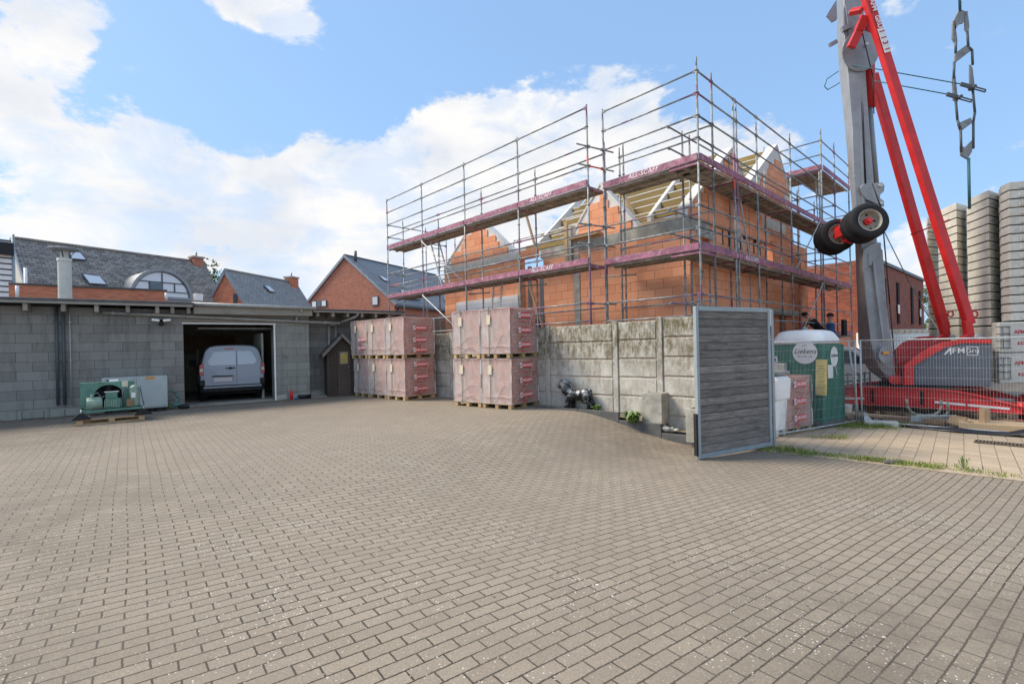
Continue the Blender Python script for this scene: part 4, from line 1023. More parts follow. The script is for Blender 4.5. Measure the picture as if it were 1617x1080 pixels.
note(1307, 576, 1315, 597, tp(0, -.03, 0), nr_, tr, 'whitelabel', 'notice_card')
o1, a, w, h = note(1217, 563, 1228, 573, tp(-.03, 0, 0), nl, -tl, 'whitelabel', 'sticker', .2)
m = MB(); m.obox(a+nl*.009, tl*w*.25, nl*.001, UP*h*.25); m.build('sticker_mark', 'blue', o1)
m = MB(); q = tp(.62, -.04, 1.0); m.path([q, q+tr*.03-UP*.12, q+tr*.05-UP*.2, q+tr*.1-UP*.3], .008, 6); m.build('door_cord', 'whitelabel', to)

# white plastic tub with grey lid
bt = V(5.62, 10.85)
tb = thing('waste_tank', 'white plastic tank with grey lid and red sign between the gate and the brick pallet', 'tank', (bt.x, bt.y, -.5))
def q_(u, v, z): q = bt+tr*u+tl*v; return V(q.x, q.y, z)
m = MB()
m.loft([[q_(sx_*a, sy_*b, z) for sx_, sy_ in ((-1, -1), (1, -1), (1, 1), (-1, 1))] for z, a, b in ((-.38, .22, .28), (.28, .25, .31), (.30, .29, .35), (.72, .31, .37), (.8, .25, .31))], smooth=False)
m.build('tank_body', 'white', tb, bevel=.02, seg=2)
m = MB()
for s_ in (-1, 1): m.obox(q_(.14*s_, 0, -.44), tr*.05, tl*.28, UP*.06)
split_build(m, 'foot', 'offwhite', tb)
m = MB(); m.obox(q_(0, 0, .86), tr*.3, tl*.36, UP*.04); m.obox(q_(.24, 0, .95), tr*.05, tl*.3, UP*.11); m.obox(q_(-.1, 0, .96), tr*.1, tl*.12, UP*.05); m.build('lid', 'steel_d', tb, bevel=.015)
c = onplane(1221, 623, q_(0, -.385, 0), nr_); m = MB(); m.obox(c, tr*.07, nr_*.004, UP*.14); s_ = m.build('sign', 'whitelabel', tb)
disc(c+nr_*.005, tr, nr_, .055, .075, 'redlabel', 'sign_ring', s_)

# ============================================================ CRANE
cr_ = thing('tower_crane', 'folded red and grey construction crane with wheels on its mast and concrete ballast', 'crane', (11.3, 14.2, -.5))
CT = azv(137); CN = azv(47)
def arch(c0, name='outrigger_beam', strip=True, Lh=2.30):
    m = MB(); prof = []
    for k in range(17):
        u = -1+k/8; x = u*Lh; au = abs(u); top = .20 if au < .35 else .20-.36*((au-.35)/.65)**1.7; bot = -.25 if au < .5 else -.25-.02*(au-.5)
        if bot > top-.14: top = bot+.14
        prof.append((x, top, bot))
    for s_ in (-1, 1):
        pl_ = [at(c0+CT*x, t_) for x, t_, b in prof] + [at(c0+CT*x, b) for x, t_, b in reversed(prof)]
        m.prism([p+CN*(.12*s_) for p in pl_], CN*.02*s_)
    for (x, t_, b), (x2, t2, b2) in zip(prof, prof[1:]):
        m.bar(at(c0+CT*x, t_+.01), at(c0+CT*x2, t2+.01), .36, .02); m.bar(at(c0+CT*x, b-.01), at(c0+CT*x2, b2-.01), .36, .02)
    for u in (-1.35, -.62, .55, 1.35): m.obox(at(c0+CT*u-CN*.15, -.03), CT*.012, CN*.03, UP*.20)
    m.bar(at(c0-CT*.55-CN*.16, -.22), at(c0+CT*.5-CN*.16, -.22), .02, .05, UP)
    o = m.build(name, 'red', cr_)
    m = MB(); m.obox(at(c0-CT*.58-CN*.145, -.02), CT*.05, CN*.008, UP*.18); m.obox(at(c0+CT*.5-CN*.145, -.02), CT*.04, CN*.008, UP*.18); split_build(m, 'beam_joint', 'dark', o)
    if strip:
        for s0, s1 in ((.75, 2.1), (-2.1, -.75)):
            m = MB(); m.bar(at(c0+CT*s0-CN*.15, -.10 if s0 > 0 else -.17), at(c0+CT*s1-CN*.15, -.17 if s0 > 0 else -.10), .008, .055, UP); m.build('reflector_strip', 'whitelabel', o)
    for s_ in (-1, 1):
        q = c0+CT*Lh*s_*1.0; m = MB(); m.tube(at(q, -.3), at(q, -.02), .085, 14); m.build('jack_housing', 'red', o)
        m = MB(); m.tube(at(q, -.42), at(q, -.28), .05, 12); m.build('jack_screw', 'dark', o)
        m = MB(); m.tube(at(q, -.445), at(q, -.41), .22, 20, .12); m.build('foot_plate', 'red', o)
    return o
C1 = V(10.42, 13.25); C2 = C1+CN*2.35
arch(C1); arch(C2)
m = MB(); m.bar(at(C1-CT*.5, -.02), at(C2-CT*.5, -.02), .35, .38); m.bar(at(C1+CT*.5, -.02), at(C2+CT*.5, -.02), .35, .38); m.obox(at((C1+C2)/2, .0), CT*.9, CN*.9, UP*.16); m.build('base_frame', 'dark', cr_)
m = MB(); m.tube(at((C1+C2)/2, .1), at((C1+C2)/2, .32), .65, 28); m.build('slew_ring', 'dark', cr_)
# slewing platform: two arched red cheek plates and grey machine housing
KA = V(10.78, 13.2); KD = azv(125); KN = V(-KD.y, KD.x)  # away from camera
def kp(px, py, off=0): return onplane(px, py, KA+KN*off, KN)
m = MB(); box_ = [kp(1443, 608), kp(1565, 611), kp(1565, 541), kp(1518, 541), kp(1497, 546), kp(1470, 560), kp(1443, 577)]
m.prism(box_, KN*1.0); ho = m.build('machine_housing', 'panelgrey', cr_, bevel=.012)
m = MB(); 
for px, py in ((1448, 604), (1448, 583)): m.tube(kp(px, py)-KN*.006, kp(px, py), .014, 8)
m.build('bolt', 'dark', ho)
m = MB(); o = kp(1503, 554)-KN*.004
m.text('FM', kp(1513.5, 554)-KN*.006, KD, UP, .20, .0, .006, bold=.001, space=1.1); m.text('Gru', kp(1535.5, 554)-KN*.006, KD, UP, .155, 0, .006)
m.prism([kp(1490, 560), kp(1500, 548.5), kp(1502.5, 548.5), kp(1502.5, 560), kp(1500, 560), kp(1500, 553), kp(1493, 560)], -KN*.006)
for (x0, y0, x1, y1) in ((1527, 547.5, 1544, 547.8), (1544, 547.8, 1544, 561), (1544, 561, 1527, 560.7), (1527, 560.7, 1527, 547.5)): m.bar(kp(x0, y0)-KN*.004, kp(x1, y1)-KN*.004, .014, .01, KN)
m.build('lettering', 'whitelabel', ho)
def cheek(off, dx, dy, name):
    m = MB()
    outer = [(1428, 608), (1428, 577), (1446, 563), (1466, 550), (1490, 540), (1520, 536), (1566, 536)]
    inner = [(1566, 542), (1519, 542), (1495, 548), (1470, 561.5), (1443, 578), (1443, 608)]
    poly = [kp(x+dx, y+dy, off) for x, y in outer+inner]
    m.prism(poly, KN*.22); return m.build(name, 'red', cr_)
cheek(-.03, 0, 0, 'cheek_frame')
m = MB(); m.prism([kp(1405, 608, 1.0), kp(1405, 560, 1.0), kp(1425, 541, 1.0), kp(1450, 532, 1.0), kp(1475, 530, 1.0), kp(1475, 560, 1.0), kp(1440, 590, 1.0), kp(1440, 608, 1.0)], KN*.15); m.build('rear_cheek', 'red', cr_)
m = MB(); m.prism([kp(1441, 607, .2), kp(1441, 599, .2), kp(1413, 592, .2), kp(1405, 598, .2), kp(1412, 607, .2)], KN*.08); m.prism([kp(1441, 606, .8), kp(1441, 590, .8), kp(1412, 594, .8), kp(1404, 600, .8), kp(1412, 608, .8)], KN*.08); split_build(m, 'pivot_bracket', 'red', cr_)
m = MB(); pv = kp(1412, 600, .1); m.tube(pv, pv+KN*1.0, .12, 18); m.tube(pv-KN*.03, pv+KN*.02, .05, 12); m.build('pivot_pin', 'red', cr_)
# mast: sections (py, x back-left, x front-left, x front-right)
YM = 13.7
secs = [(-160, 1309, 1321, 1353), (0, 1322, 1332.5, 1363), (60, 1321.5, 1333, 1366), (117, 1325.5, 1339, 1367), (200, 1334, 1345.5, 1373), (280, 1341, 1348, 1379.5), (330, 1345.5, 1352, 1382), (383, 1350, 1359, 1385), (396, 1350.5, 1361, 1394), (480, 1353.5, 1368, 1400), (540, 1355, 1375, 1408), (566, 1360, 1381, 1411), (585, 1372, 1391, 1413), (601, 1394, 1403, 1417)]
rings = []
for py, xb, xl, xr in secs:
    fl_ = P(xl, py, YM); fr = P(xr, py, YM-.12); bl = P(xb, py, YM+.72); br_ = fr+(bl-fl_); rings.append([fl_, fr, br_, bl])
m = MB(); m.loft(rings, smooth=False); mast = m.build('mast', 'cranegrey', cr_, bevel=.01)
fn = (rings[5][1]-rings[5][0]).cross(rings[6][0]-rings[5][0]).normalized()
if fn.y > 0: fn = -fn
m = MB()                                    # raised ridge and stiffeners on the front face
def mf(px, py, off=.01): return onplane(px, py, P(1360, 300, YM-.03)+fn*off, V(fn.x, fn.y, 0).normalized())
for a, b in (((1357, 150), (1366, 375)), ((1377, 396), (1395, 540)),): m.bar(mf(*a, .03), mf(*b, .03), .05, .05, fn)
m.build('mast_ridge', 'cranegrey', mast)
m = MB(); m.prism([mf(x, y, .02) for x, y in ((1362, 395), (1372, 388), (1384, 383), (1390, 384), (1390, 398), (1362, 430))], fn*.04); m.obox(mf(1374, 410, .06), V(.05, 0), fn*.01, UP*.16); m.build('mast_collar', 'cranegrey', mast)
# folding joint disc plates
def plate(c, rr_, poly=None, mat='cranegrey', name='joint_plate', off=.06, th=.04, n=26):
    m = MB(); c_ = mf(*c, off)
    if poly is None: m.prism([c_+V(1, 0)*rr_*math.cos(2*math.pi*i/n)*.85+UP*rr_*math.sin(2*math.pi*i/n)+V(0, -.1)*math.cos(2*math.pi*i/n)*rr_ for i in range(n)], fn*th)
    else: m.prism([mf(x, y, off) for x, y in poly], fn*th)
    return m.build(name, mat, mast, bevel=.006)
plate((1358, 82), .56); plate((1350, 30), 0, [(1334, 10), (1358, 8), (1364, 55), (1340, 60)])
plate((0, 0), 0, [(1361, 292), (1392, 289), (1396, 294), (1395, 303), (1389, 308), (1389, 314), (1395, 318), (1395, 327), (1382, 322), (1368, 316), (1360, 306), (1357, 297)])
m = MB(); 
for x, y in ((1390, 293), (1391, 321), (1342, 21), (1343.5, 76), (1368, 71)): q = mf(x, y, .12); m.tube(q, q+fn*.05, .045, 12)
m.build('pin', 'steel', mast)
m = MB(); m.bar(mf(1329, 48, .1), mf(1343, 42, .1), .12, .12); m.bar(P(1310, 72, YM), P(1321, 66, YM), .08, .1); m.prism([P(1321, 0, YM), P(1308, 20, YM), P(1306, 24, YM), P(1315, 34, YM), P(1322, 30, YM)], V(.02, .08)); m.build('lug', 'cranegrey', mast)
m = MB(); m.path([P(1324, 113, YM), P(1306, 125, YM-.1), P(1302, 137, YM-.1), P(1307, 142, YM-.1), P(1318, 136, YM-.05), P(1326, 131, YM)], .012, 6); m.build('loop_cable', 'teal', mast)
m = MB(); q = mf(1410, 577, .05); 
disc(mf(1399, 560, .04), V(1, 0), fn, .2, .24, 'cranegrey', 'boss', mast)
m = MB(); m.obox(mf(1399, 557, .09), V(.08, 0), fn*.03, UP*.035); m.build('amber_lamp', 'orange', mast)
# red struts
def strut(pts, w, name, h=None):
    m = MB()
    for a, b in zip(pts, pts[1:]): m.bar(a, b, w, h or w, V(0, -1, .2))
    return m.build(name, 'red', cr_, bevel=.015)
s2t = P(1357, -40, 13.0); s2b = P(1531, 512, 12.9)
sf = strut([s2t, s2b], .23, 'strut', .17); sb = strut([P(1378, 118, 14.3), P(1492, 520, 14.2)], .24, 'strut', .18)
for (x, y, Y_) in ((1536, 532, 12.9), (1498, 532, 14.2)):
    m = MB(); q = P(x, y, Y_); m.prism([P(x-11, y-24, Y_-.1), P(x-1, y-30, Y_-.1), P(x+4, y-4, Y_-.1), P(x+4, y+10, Y_-.1), P(x-26, y+12, Y_-.1), P(x-8, y-4, Y_-.1)], V(.01, .15)); pl_ = m.build('strut_foot', 'red', cr_, bevel=.01)
    m = MB(); m.tube(q+V(0, -.16), q+V(0, .2), .06, 14); m.build('pin', 'steel', pl_)
    m = MB(); n = 14; q2 = P(x+3, y-36, Y_); 
    for i in range(n): a = 2*math.pi*i/n; b = 2*math.pi*(i+1)/n; m.tube(q2+V(math.cos(a), 0, math.sin(a))*.08, q2+V(math.cos(b), 0, math.sin(b))*.08, .02, 6)
    m.build('lifting_eye', 'red', pl_)
# decals along the strut
sdir = (s2b-s2t).normalized(); sx_ = sdir.cross(V(0, -1, 0)).normalized()
if sx_.x < 0: sx_ = -sx_
sn = sx_.cross(sdir); sn = sn if sn.y < 0 else -sn
def on_strut(py):
    k = 0
    best = None
    for i in range(400):
        q = s2t+(s2b-s2t)*(i/400)
        # project
        X, Y, Z = q.x/q.y, 1, (q.z-H)/q.y
        c_, s_ = math.cos(RHO), math.sin(RHO); u = (c_*X - s_*Z)*FPX; w = (s_*X + c_*Z)*FPX; y = CYH-w
        if best is None or abs(y-py) < best[0]: best = (abs(y-py), q)
    return best[1]
m = MB(); 
m.text('AFM', on_strut(14)+sn*.125, sdir, sx_, .17, 0, .004, bold=.004)
q = on_strut(40)+sn*.125; m.text('GRU', q, sdir, sx_, .17, 0, .004, bold=.004)
m.build('lettering', 'whitelabel', sf)
m = MB(); q = on_strut(68)+sn*.118; m.obox(q, sdir*.33, sx_*.085, sn*.003); lp = m.build('number_plate', 'whitelabel', sf)
m = MB()
for ch, py in (('1', 55), ('1', 64), ('3', 73), ('1', 82)): m.text(ch, on_strut(py)+sn*.124, -sx_*0+sdir, sx_, .2, 0, .004, bold=.004)
m.build('lettering', 'redprint', lp)
# links on the head, cylinder
strut([P(1343, 20, 13.35), P(1362, 16, 13.1)], .16, 'link_arm', .14); strut([P(1343.5, 76, 13.3), P(1356, 50, 13.2), P(1366, 25, 13.05)], .22, 'link_arm', .12)
m = MB(); m.tube(P(1371, 40, 14.0), P(1373.5, 170, 14.0), .14, 18); m.build('hydraulic_cylinder', 'red', cr_)
m = MB(); m.tube(P(1373.5, 170, 14.0), P(1384, 292, 14.0), .065, 14); m.build('piston_rod', 'alu', cr_)
m = MB(); m.path([P(1391, 355, 13.8), P(1437, 448, 15), P(1455, 475, 15.5)], .014, 6); m.tube(P(1455, 476, 15.5), P(1497, 548, 14.5), .014, 6); m.build('cable', 'steel_d', cr_)
m = MB(); m.tube(P(1438, 371, 13.8), P(1500, 347, 13.4), .02, 7); m.build('tie_chain', 'red', cr_)
# suspended stay links
YL = 12.6
m = MB(); m.tube(P(1514, -60, YL), P(1516, 18, YL), .03, 8); m.tube(P(1529.5, 250, YL), P(1531, 330, YL), .032, 8); split_build(m, 'stay_rope', 'teal', cr_)
def flat(pts, th=.05, name='stay_bar', mat='steel_d', Y_=YL):
    m = MB(); m.prism([P(x, y, Y_) for x, y in pts], V(.01, th)); return m.build(name, mat, cr_)
flat([(1507, 32), (1515, 15), (1524, 18), (1522, 36), (1515, 38), (1508, 48)]); flat([(1525, 18), (1528, 18), (1531, 42), (1529, 53), (1524, 45)]); flat([(1505, 33), (1508, 33), (1511.5, 60), (1508, 67), (1504, 60)])
flat([(1509, 84), (1528, 70), (1534, 80), (1508, 100)]); flat([(1532, 102), (1536, 108), (1540, 142), (1532, 143)]); flat([(1505, 122), (1509, 120), (1513, 160), (1506, 158)])
flat([(1513, 195), (1533, 186), (1536, 194), (1517, 208)]); flat([(1517, 230), (1524, 233), (1536, 221), (1535, 240), (1528, 251), (1518, 245)])
for pts in ([(1509.5, 62), (1509, 84)], [(1527.5, 50), (1529, 74), (1535, 80), (1536, 103)], [(1507, 98), (1506, 124)], [(1509, 158), (1512, 190), (1517, 205), (1518, 240)], [(1536, 142), (1539.5, 178), (1537, 192), (1537, 235)]):
    m = MB(); m.path([P(x, y, YL) for x, y in pts], .028, 7); m.build('stay_rod', 'pipe_d', cr_)

for (x, y) in ((1517, 133), (1495, 149)):
    m = MB(); a = P(x, y, YL-.08); b = P(x+39, y+11, YL-.08); d = (b-a).normalized(); u = d.cross(V(0, 1)).normalized()
    m.bar(a+u*.03+d*.3, b+u*.03, .02, .03, V(0, 1)); m.bar(a-u*.03+d*.3, b-u*.03, .02, .03, V(0, 1)); m.tube(b-u*.035, b+u*.035, .015, 8); m.bar(a, a+d*.34, .09, .04, V(0, 1)); m.tube(a+d*.32+V(0, -.08), a+d*.32+V(0, .1), .04, 10); m.build('slotted_link', 'pipe_d', cr_)
m = MB(); m.tube(mf(1342, 102, .12), P(1517, 133, YL-.05), .013, 6); m.tube(mf(1380, 128, .1), P(1495, 149, YL-.05), .013, 6); split_build(m, 'guy_rope', 'teal', cr_)
# wheels
axd = V(-.12, -.975, .13).normalized()
def wheel(c, n_dual, par, rim_out=True):
    for k in range(n_dual):
        cc_ = c - axd*(.32*k)
        m = MB(); r1 = .475
        m.lathe(cc_-axd*.13, axd, [(.02, .29), (0, .36), (.02, .45), (.05, r1), (.10, r1+.008), (.13, r1+.008), (.16, r1+.008), (.21, r1), (.24, .45), (.26, .36), (.24, .29)], 40)
        for g in (.07, .11, .15, .19): m.lathe(cc_-axd*.13, axd, [(g-.004, r1+.014), (g+.004, r1+.014)], 40)
        m.build('tyre', 'rubber', par)
        m = MB(); m.lathe(cc_-axd*.13, axd, [(.255, .295), (.25, .27), (.18, .255), (.06, .245), (.05, .17), (.09, .12), (.09, 0)], 32); m.lathe(cc_-axd*.13, axd, [(.0, .30), (.02, .27), (.1, .25)], 32)
        ri = m.build('rim', 'rimgrey', par)
        if k == 0:
            m = MB(); x = axd.orthogonal().normalized(); y = axd.cross(x)
            for i in range(5): a = 2*math.pi*i/5; q = cc_+(x*math.cos(a)+y*math.sin(a))*.205-axd*.075; m.tube(q, q+axd*.012, .028, 10)
            m.build('rim_hole', 'dark', ri)
            m = MB(); m.tube(cc_-axd*.05, cc_+axd*.06, .10, 16); m.tube(cc_+axd*.06, cc_+axd*.12, .055, 14); m.build('hub', 'red', ri)
wa = P(1370, 350, 12.9); wb = P(1322, 372, 14.3)
m = MB(); m.tube(wb-axd*.3, wa-axd*.4, .07, 12)
m.obox((wa*.35+wb*.65), V(.2, -.1), V(.03, .2), UP*.16); m.bar(wb+axd*.15, wa*.5+wb*.5, .22, .16); m.bar(wa*.5+wb*.5-UP*.1, mf(1374, 372, .1), .3, .25); m.bar(wb*.5+wa*.5+UP*.1+V(-.2, 0), wb*.5+wa*.5-UP*.35+V(.1, 0), .28, .2)
mid = wa*.5+wb*.5
m.bar(mid+V(-.25, 0, .12), mid+V(.15, 0, .28), .1, .3); m.bar(wb+axd*.1+UP*.08, mid+UP*.14, .06, .08); m.bar(wb+axd*.1-UP*.1, mid-UP*.1, .06, .08); m.bar(mid-UP*.22, mid-UP*.3+V(.45, -.2, .06), .3, .08); m.tube(mid-UP*.25-V(0, .2), mid-UP*.25+V(0, .3), .09, 14)
ax_ = m.build('axle', 'red', cr_, bevel=.02, seg=2)
wheel(wa, 2, ax_); wheel(wb, 2, ax_)
m = MB()
for k, x_ in enumerate((1369.5, 1371.5)):
    m.path([mf(x_-11, 110, .03), mf(x_-8, 200, .03), mf(x_-4, 290, .03)], .012, 6)
m.path([P(1377, 290, 13.4), P(1392, 330, 13.3), P(1398, 400, 13.4), P(1405, 480, 13.45), P(1412, 560, 13.4), P(1425, 596, 13.3)], .016, 7)
m.path([P(1356, 30, 13.1), P(1366, 70, 13.2), P(1378, 120, 13.5), P(1380, 180, 13.7)], .014, 6)
m.build('hydraulic_hose', 'black', mast)
m = MB()
for y in range(410, 560, 16):
    for x_ in (1371+(y-410)*.08, 1392+(y-410)*.09): q = mf(x_, y, .01); m.tube(q, q+fn*.03, .012, 8)
for y in range(125, 370, 22): q = mf(1344+(y-125)*.035, y, .01); m.tube(q, q+fn*.03, .012, 8)
m.build('rivet', 'steel', mast)
# ballast
def ballast(name, foot, ztop, n, th, cham=None, zbase=None):
    r = MB(); par = None
    m = MB(); m.prism([at(p, zbase) for p in foot], UP*(ztop-n*th-zbase-.01)); par = m.build('ballast_block', 'conc2', cr_, bevel=.02)
    for k in range(n):
        z1 = ztop-k*th; z0 = z1-th+.03; j = V(random.uniform(-.006, .006), random.uniform(-.006, .006))
        m = MB(); c = sum(foot, V(0, 0))/len(foot)
        bot = [at(p, z0) for p in foot]; m.prism([q+j for q in bot], UP*(z1-z0)); 
        sl_ = m.build('ballast_slab', 'conc2', par, bevel=.007)
        m = MB(); m.prism([at(c+(p-c)*.95, z0-.03)+j for p in foot], UP*.03); m.build('gap_shade', 'dark', sl_)  # recessed dark filler, painted shade for the gap under each slab
        if cham is not None:
            m = MB(); a, b = cham; q = at(a, (z0+z1)/2); d = (b-a).normalized(); m.bar(q+d*.12-UP*.03, q+d*.42+UP*.03, .012, .012); m.build('lifting_loop', 'steel_d', sl_)
    return par
def colfoot(xl, xc, xr, Yl, Yc, Yr):
    pl_, pc, pr_ = P(xl, 500, Yl), P(xc, 500, Yc), P(xr, 500, Yr)
    pl_.z = pc.z = pr_.z = 0; back = V(.95, 1.0)
    return [pl_, pc, pr_, pr_+back, pl_+back*.9]
def topz(px, py, Y_): return P(px, py, Y_).z
f = colfoot(1530, 1565, 1582.5, 14.6, 13.6, 14.0); ballast('b', f, topz(1562, 300, 13.6), 16, (topz(1562, 300, 13.6)-topz(1567, 515, 13.6))/16, (f[1], f[2]), .3)
f = colfoot(1484, 1514, 1532, 16.2, 15.2, 15.6); ballast('b', f, topz(1513, 320, 15.2), 16, (topz(1513, 320, 15.2)-topz(1516, 515, 15.2))/16, None, .3)
f = colfoot(1466, 1468, 1487, 17.5, 17.0, 17.3); ballast('b', f, topz(1467, 343, 17), 15, (topz(1467, 343, 17)-topz(1467, 520, 17))/15, (f[1], f[2]), .3)
pc = [P(1581, 500, 13.6), P(1584, 500, 13.25), P(1597, 500, 12.9), P(1640, 500, 12.75), P(1680, 500, 12.9)]
for p in pc: p.z = 0
f = pc+[pc[-1]+V(.3, 1.2), pc[0]+V(1.25, 1.2)]
bb = ballast('b', f, topz(1600, 288, 12.9), 16, (topz(1600, 288, 12.9)-topz(1600, 508, 12.9))/16, None, .3)
for k in range(16):
    z = topz(1600, 288, 12.9)-((topz(1600, 288, 12.9)-topz(1600, 508, 12.9))/16)*(k+.5)
    m = MB(); q = at((pc[3]*.75+pc[2]*.25), z)+V(0, -.02); m.obox(q, (pc[3]-pc[2]).normalized()*.22, V(.0, .01), UP*.05); m.build('slab_recess', 'conc2', bb)
lf = [P(1567, 560, 12.75), P(1578, 560, 12.5), P(1660, 560, 12.35)]
for p in lf: p.z = 0
f = lf+[lf[2]+V(.3, 1), lf[0]+V(1.15, 1.1)]
lz = [P(1600, y, 12.45).z for y in (508, 557, 606)]
ld = (lf[2]-lf[1]).normalized(); lnn = V(ld.y, -ld.x)
for k in range(2):
    m = MB(); m.prism([at(p, lz[k+1]+.01) for p in f], UP*(lz[k]-lz[k+1]-.02)); b_ = m.build('ballast_block', 'conc2', cr_, bevel=.02)
    zc = (lz[k]+lz[k+1])/2
    m = MB()
    for q in range(4):
        z = zc+.27-q*.18; c = at(lf[1]+ld*.12, z)+lnn*.02; m.tube(c-ld*.2, c+ld*.13, .011, 6)
    m.tube(at(lf[1]+ld*.07, zc-.28)+lnn*.03, at(lf[1]+ld*.07, zc+.28)+lnn*.03, .01, 6); m.tube(at(lf[1]+ld*.22, zc-.28)+lnn*.03, at(lf[1]+ld*.22, zc+.28)+lnn*.03, .01, 6)
    m.build('rebar_step', 'pipe_d', b_)
    m = MB(); c = at(lf[1]+ld*.62, zc+.13)+lnn*.006; m.text('AFM GRU', c, ld, UP, .13, 0, .003, bold=.003); m.build('lettering', 'redprint', b_)
    m = MB(); c = at(lf[1]+ld*.62, zc-.16)+lnn*.006; m.text('KG 1050', c, ld, UP, .11, 0, .003, bold=.003); m.build('lettering', 'redprint', b_)
# ============================================================ CONDENSING UNIT ON A PALLET
pa = V(-9.63, 10.98); pd = (V(-8.72, 12.03)-V(-9.68, 10.84)).normalized(); pn = V(pd.y, -pd.x)  # along / toward yard
pd = azv(48); pn = V(pd.y, -pd.x)
AK = .82
def al(u, v, z, o=V(-9.78, 10.98)): q = o+pd*u*AK-pn*v*AK; return V(q.x, q.y, z if z < .123 else .122+(z-.122)*.80)
def lb(m, u0, u1, v0, v1, z0, z1): a_, b_ = al((u0+u1)/2, (v0+v1)/2, z0), al((u0+u1)/2, (v0+v1)/2, z1); m.obox((a_+b_)/2, pd*(u1-u0)/2*AK, pn*(v1-v0)/2*AK, UP*(b_.z-a_.z)/2)
r = thing('euro_pallet', 'empty light wooden pallet carrying the green compressor unit', 'pallet', tuple(al(0, 0, 0)))
m = MB()
for v in (.06, .5, .94): lb(m, 0, 1.5, v-.05, v+.05, 0, .022)
m.build('bottom_board', 'pine', r)
for u in (.07, .75, 1.43):
    m = MB()
    for v in (.07, .5, .93): lb(m, u-.07, u+.07, v-.07, v+.07, .022, .1)
    m.build('block', 'pine', r, bevel=.006)
m = MB()
for v in (.06, .28, .5, .72, .94): lb(m, 0, 1.5, v-.06, v+.06, .1, .122)
m.build('top_board', 'pine', r)
r = thing('condensing_unit', 'old green compressor unit with a big round fan standing on a wooden pallet', 'compressor', tuple(al(0, .3, .12)))
m = MB(); lb(m, .1, 1.5, .15, .2, .30, .36); lb(m, .1, 1.5, .8, .85, .30, .36); lb(m, .1, .16, .15, .85, .3, .36); lb(m, 1.44, 1.5, .15, .85, .3, .36); m.build('base_rail', 'green', r)
m = MB(); lb(m, .2, 1.35, .1, .18, .13, .17); lb(m, .3, 1.2, .5, .6, .13, .2); m.build('packing_timber', 'greyboard', r)
m = MB(); cu, cz = .72, .72
n = 32; fr = .33
ring_o = []
m2 = MB()
# front panel with round hole
u0, u1, z0_, z1_ = .1, 1.3, .36, 1.13
pts_o = []; pts_i = []
for i in range(n):
    a = 2*math.pi*i/n; c, s_ = math.cos(a), math.sin(a); pts_i.append((cu+fr*c, cz+fr*s_))
    k = min((u1-cu)/c if c > 1e-6 else 9, (u0-cu)/c if c < -1e-6 else 9, (z1_-cz)/s_ if s_ > 1e-6 else 9, (z0_-cz)/s_ if s_ < -1e-6 else 9); pts_o.append((cu+c*k, cz+s_*k))
vs = [al(u, .52, z) for u, z in pts_i]+[al(u, .52, z) for u, z in pts_o]+[al(u, .62, z) for u, z in pts_i]
m.add(vs, [(i, (i+1) % n, n+(i+1) % n, n+i) for i in range(n)]+[(i, (i+1) % n, 2*n+(i+1) % n, 2*n+i) for i in range(n)])
lb(m, u0, u0+.02, .52, .9, z0_, z1_); lb(m, u1-.02, u1, .52, .9, z0_, z1_); lb(m, u0, u1, .52, .9, z1_-.02, z1_+.0)
m.build('fan_housing', 'green', r)
m = MB(); lb(m, u0+.03, u1-.03, .84, .88, z0_, z1_-.03); m.build('coil', 'dark', r)
m = MB(); c = al(cu, .66, cz); m.tube(c, c+pn*.06, .06, 14)
for k in range(5):
    a = 2*math.pi*k/5+.3; d = pd*math.cos(a)+UP*math.sin(a); e = d.cross(pn); m.prism([c+d*.05-e*.03, c+d*.29-e*.08, c+d*.30+e*.08, c+d*.05+e*.03], pn*.01+e*.0)
m.build('fan', 'rubber', r)
m = MB()
for rr_ in (.1, .18, .26, .325):
    q = [al(cu+rr_*math.cos(2*math.pi*i/24), .51, cz+rr_*math.sin(2*math.pi*i/24)) for i in range(25)]; m.path(q, .004, 4)
for k in range(4): a = math.pi*k/4; m.tube(al(cu-.33*math.cos(a), .51, cz-.33*math.sin(a)), al(cu+.33*math.cos(a), .51, cz+.33*math.sin(a)), .004, 4)
m.build('fan_guard', 'rubber', r)
m = MB(); m.tube(al(.22, .3, .52), al(.56, .3, .52), .13, 18); m.tube(al(.22, .3, .64), al(.56, .3, .66), .055, 14); lb(m, .24, .54, .22, .38, .36, .48); m.tube(al(.34, .3, .66), al(.34, .3, .8), .03, 10); lb(m, .27, .33, .16, .2, .4, .46); m.build('compressor', 'green_l', r, bevel=.008)
m = MB(); lb(m, .62, .96, .18, .45, .37, .66); lb(m, .64, .9, .2, .42, .66, .84); m.tube(al(.96, .3, .52), al(.99, .3, .52), .12, 16); m.build('motor', 'green', r, bevel=.02, seg=2)
m = MB(); lb(m, .61, .93, .19, .43, .84, .86); m.build('motor_lid', 'cab', r)
m = MB()
for k in range(6): lb(m, .60+.05*k, .62+.05*k, .165, .18, .4, .62)
m.build('cooling_fin', 'green_l', r)
m = MB(); q = al(1.3, .3, 0); m.lathe(V(q.x, q.y, .32), UP, [(0, .02), (.02, .09), (.05, .1), (.44, .1), (.49, .08), (.52, .02)], 20); m.build('receiver_tank', 'green_l', r)
m = MB(); m.obox(al(1.26, .17, .72), pd*.04, pn*.003, UP*.06); m.build('tank_label', 'whitelabel', r)
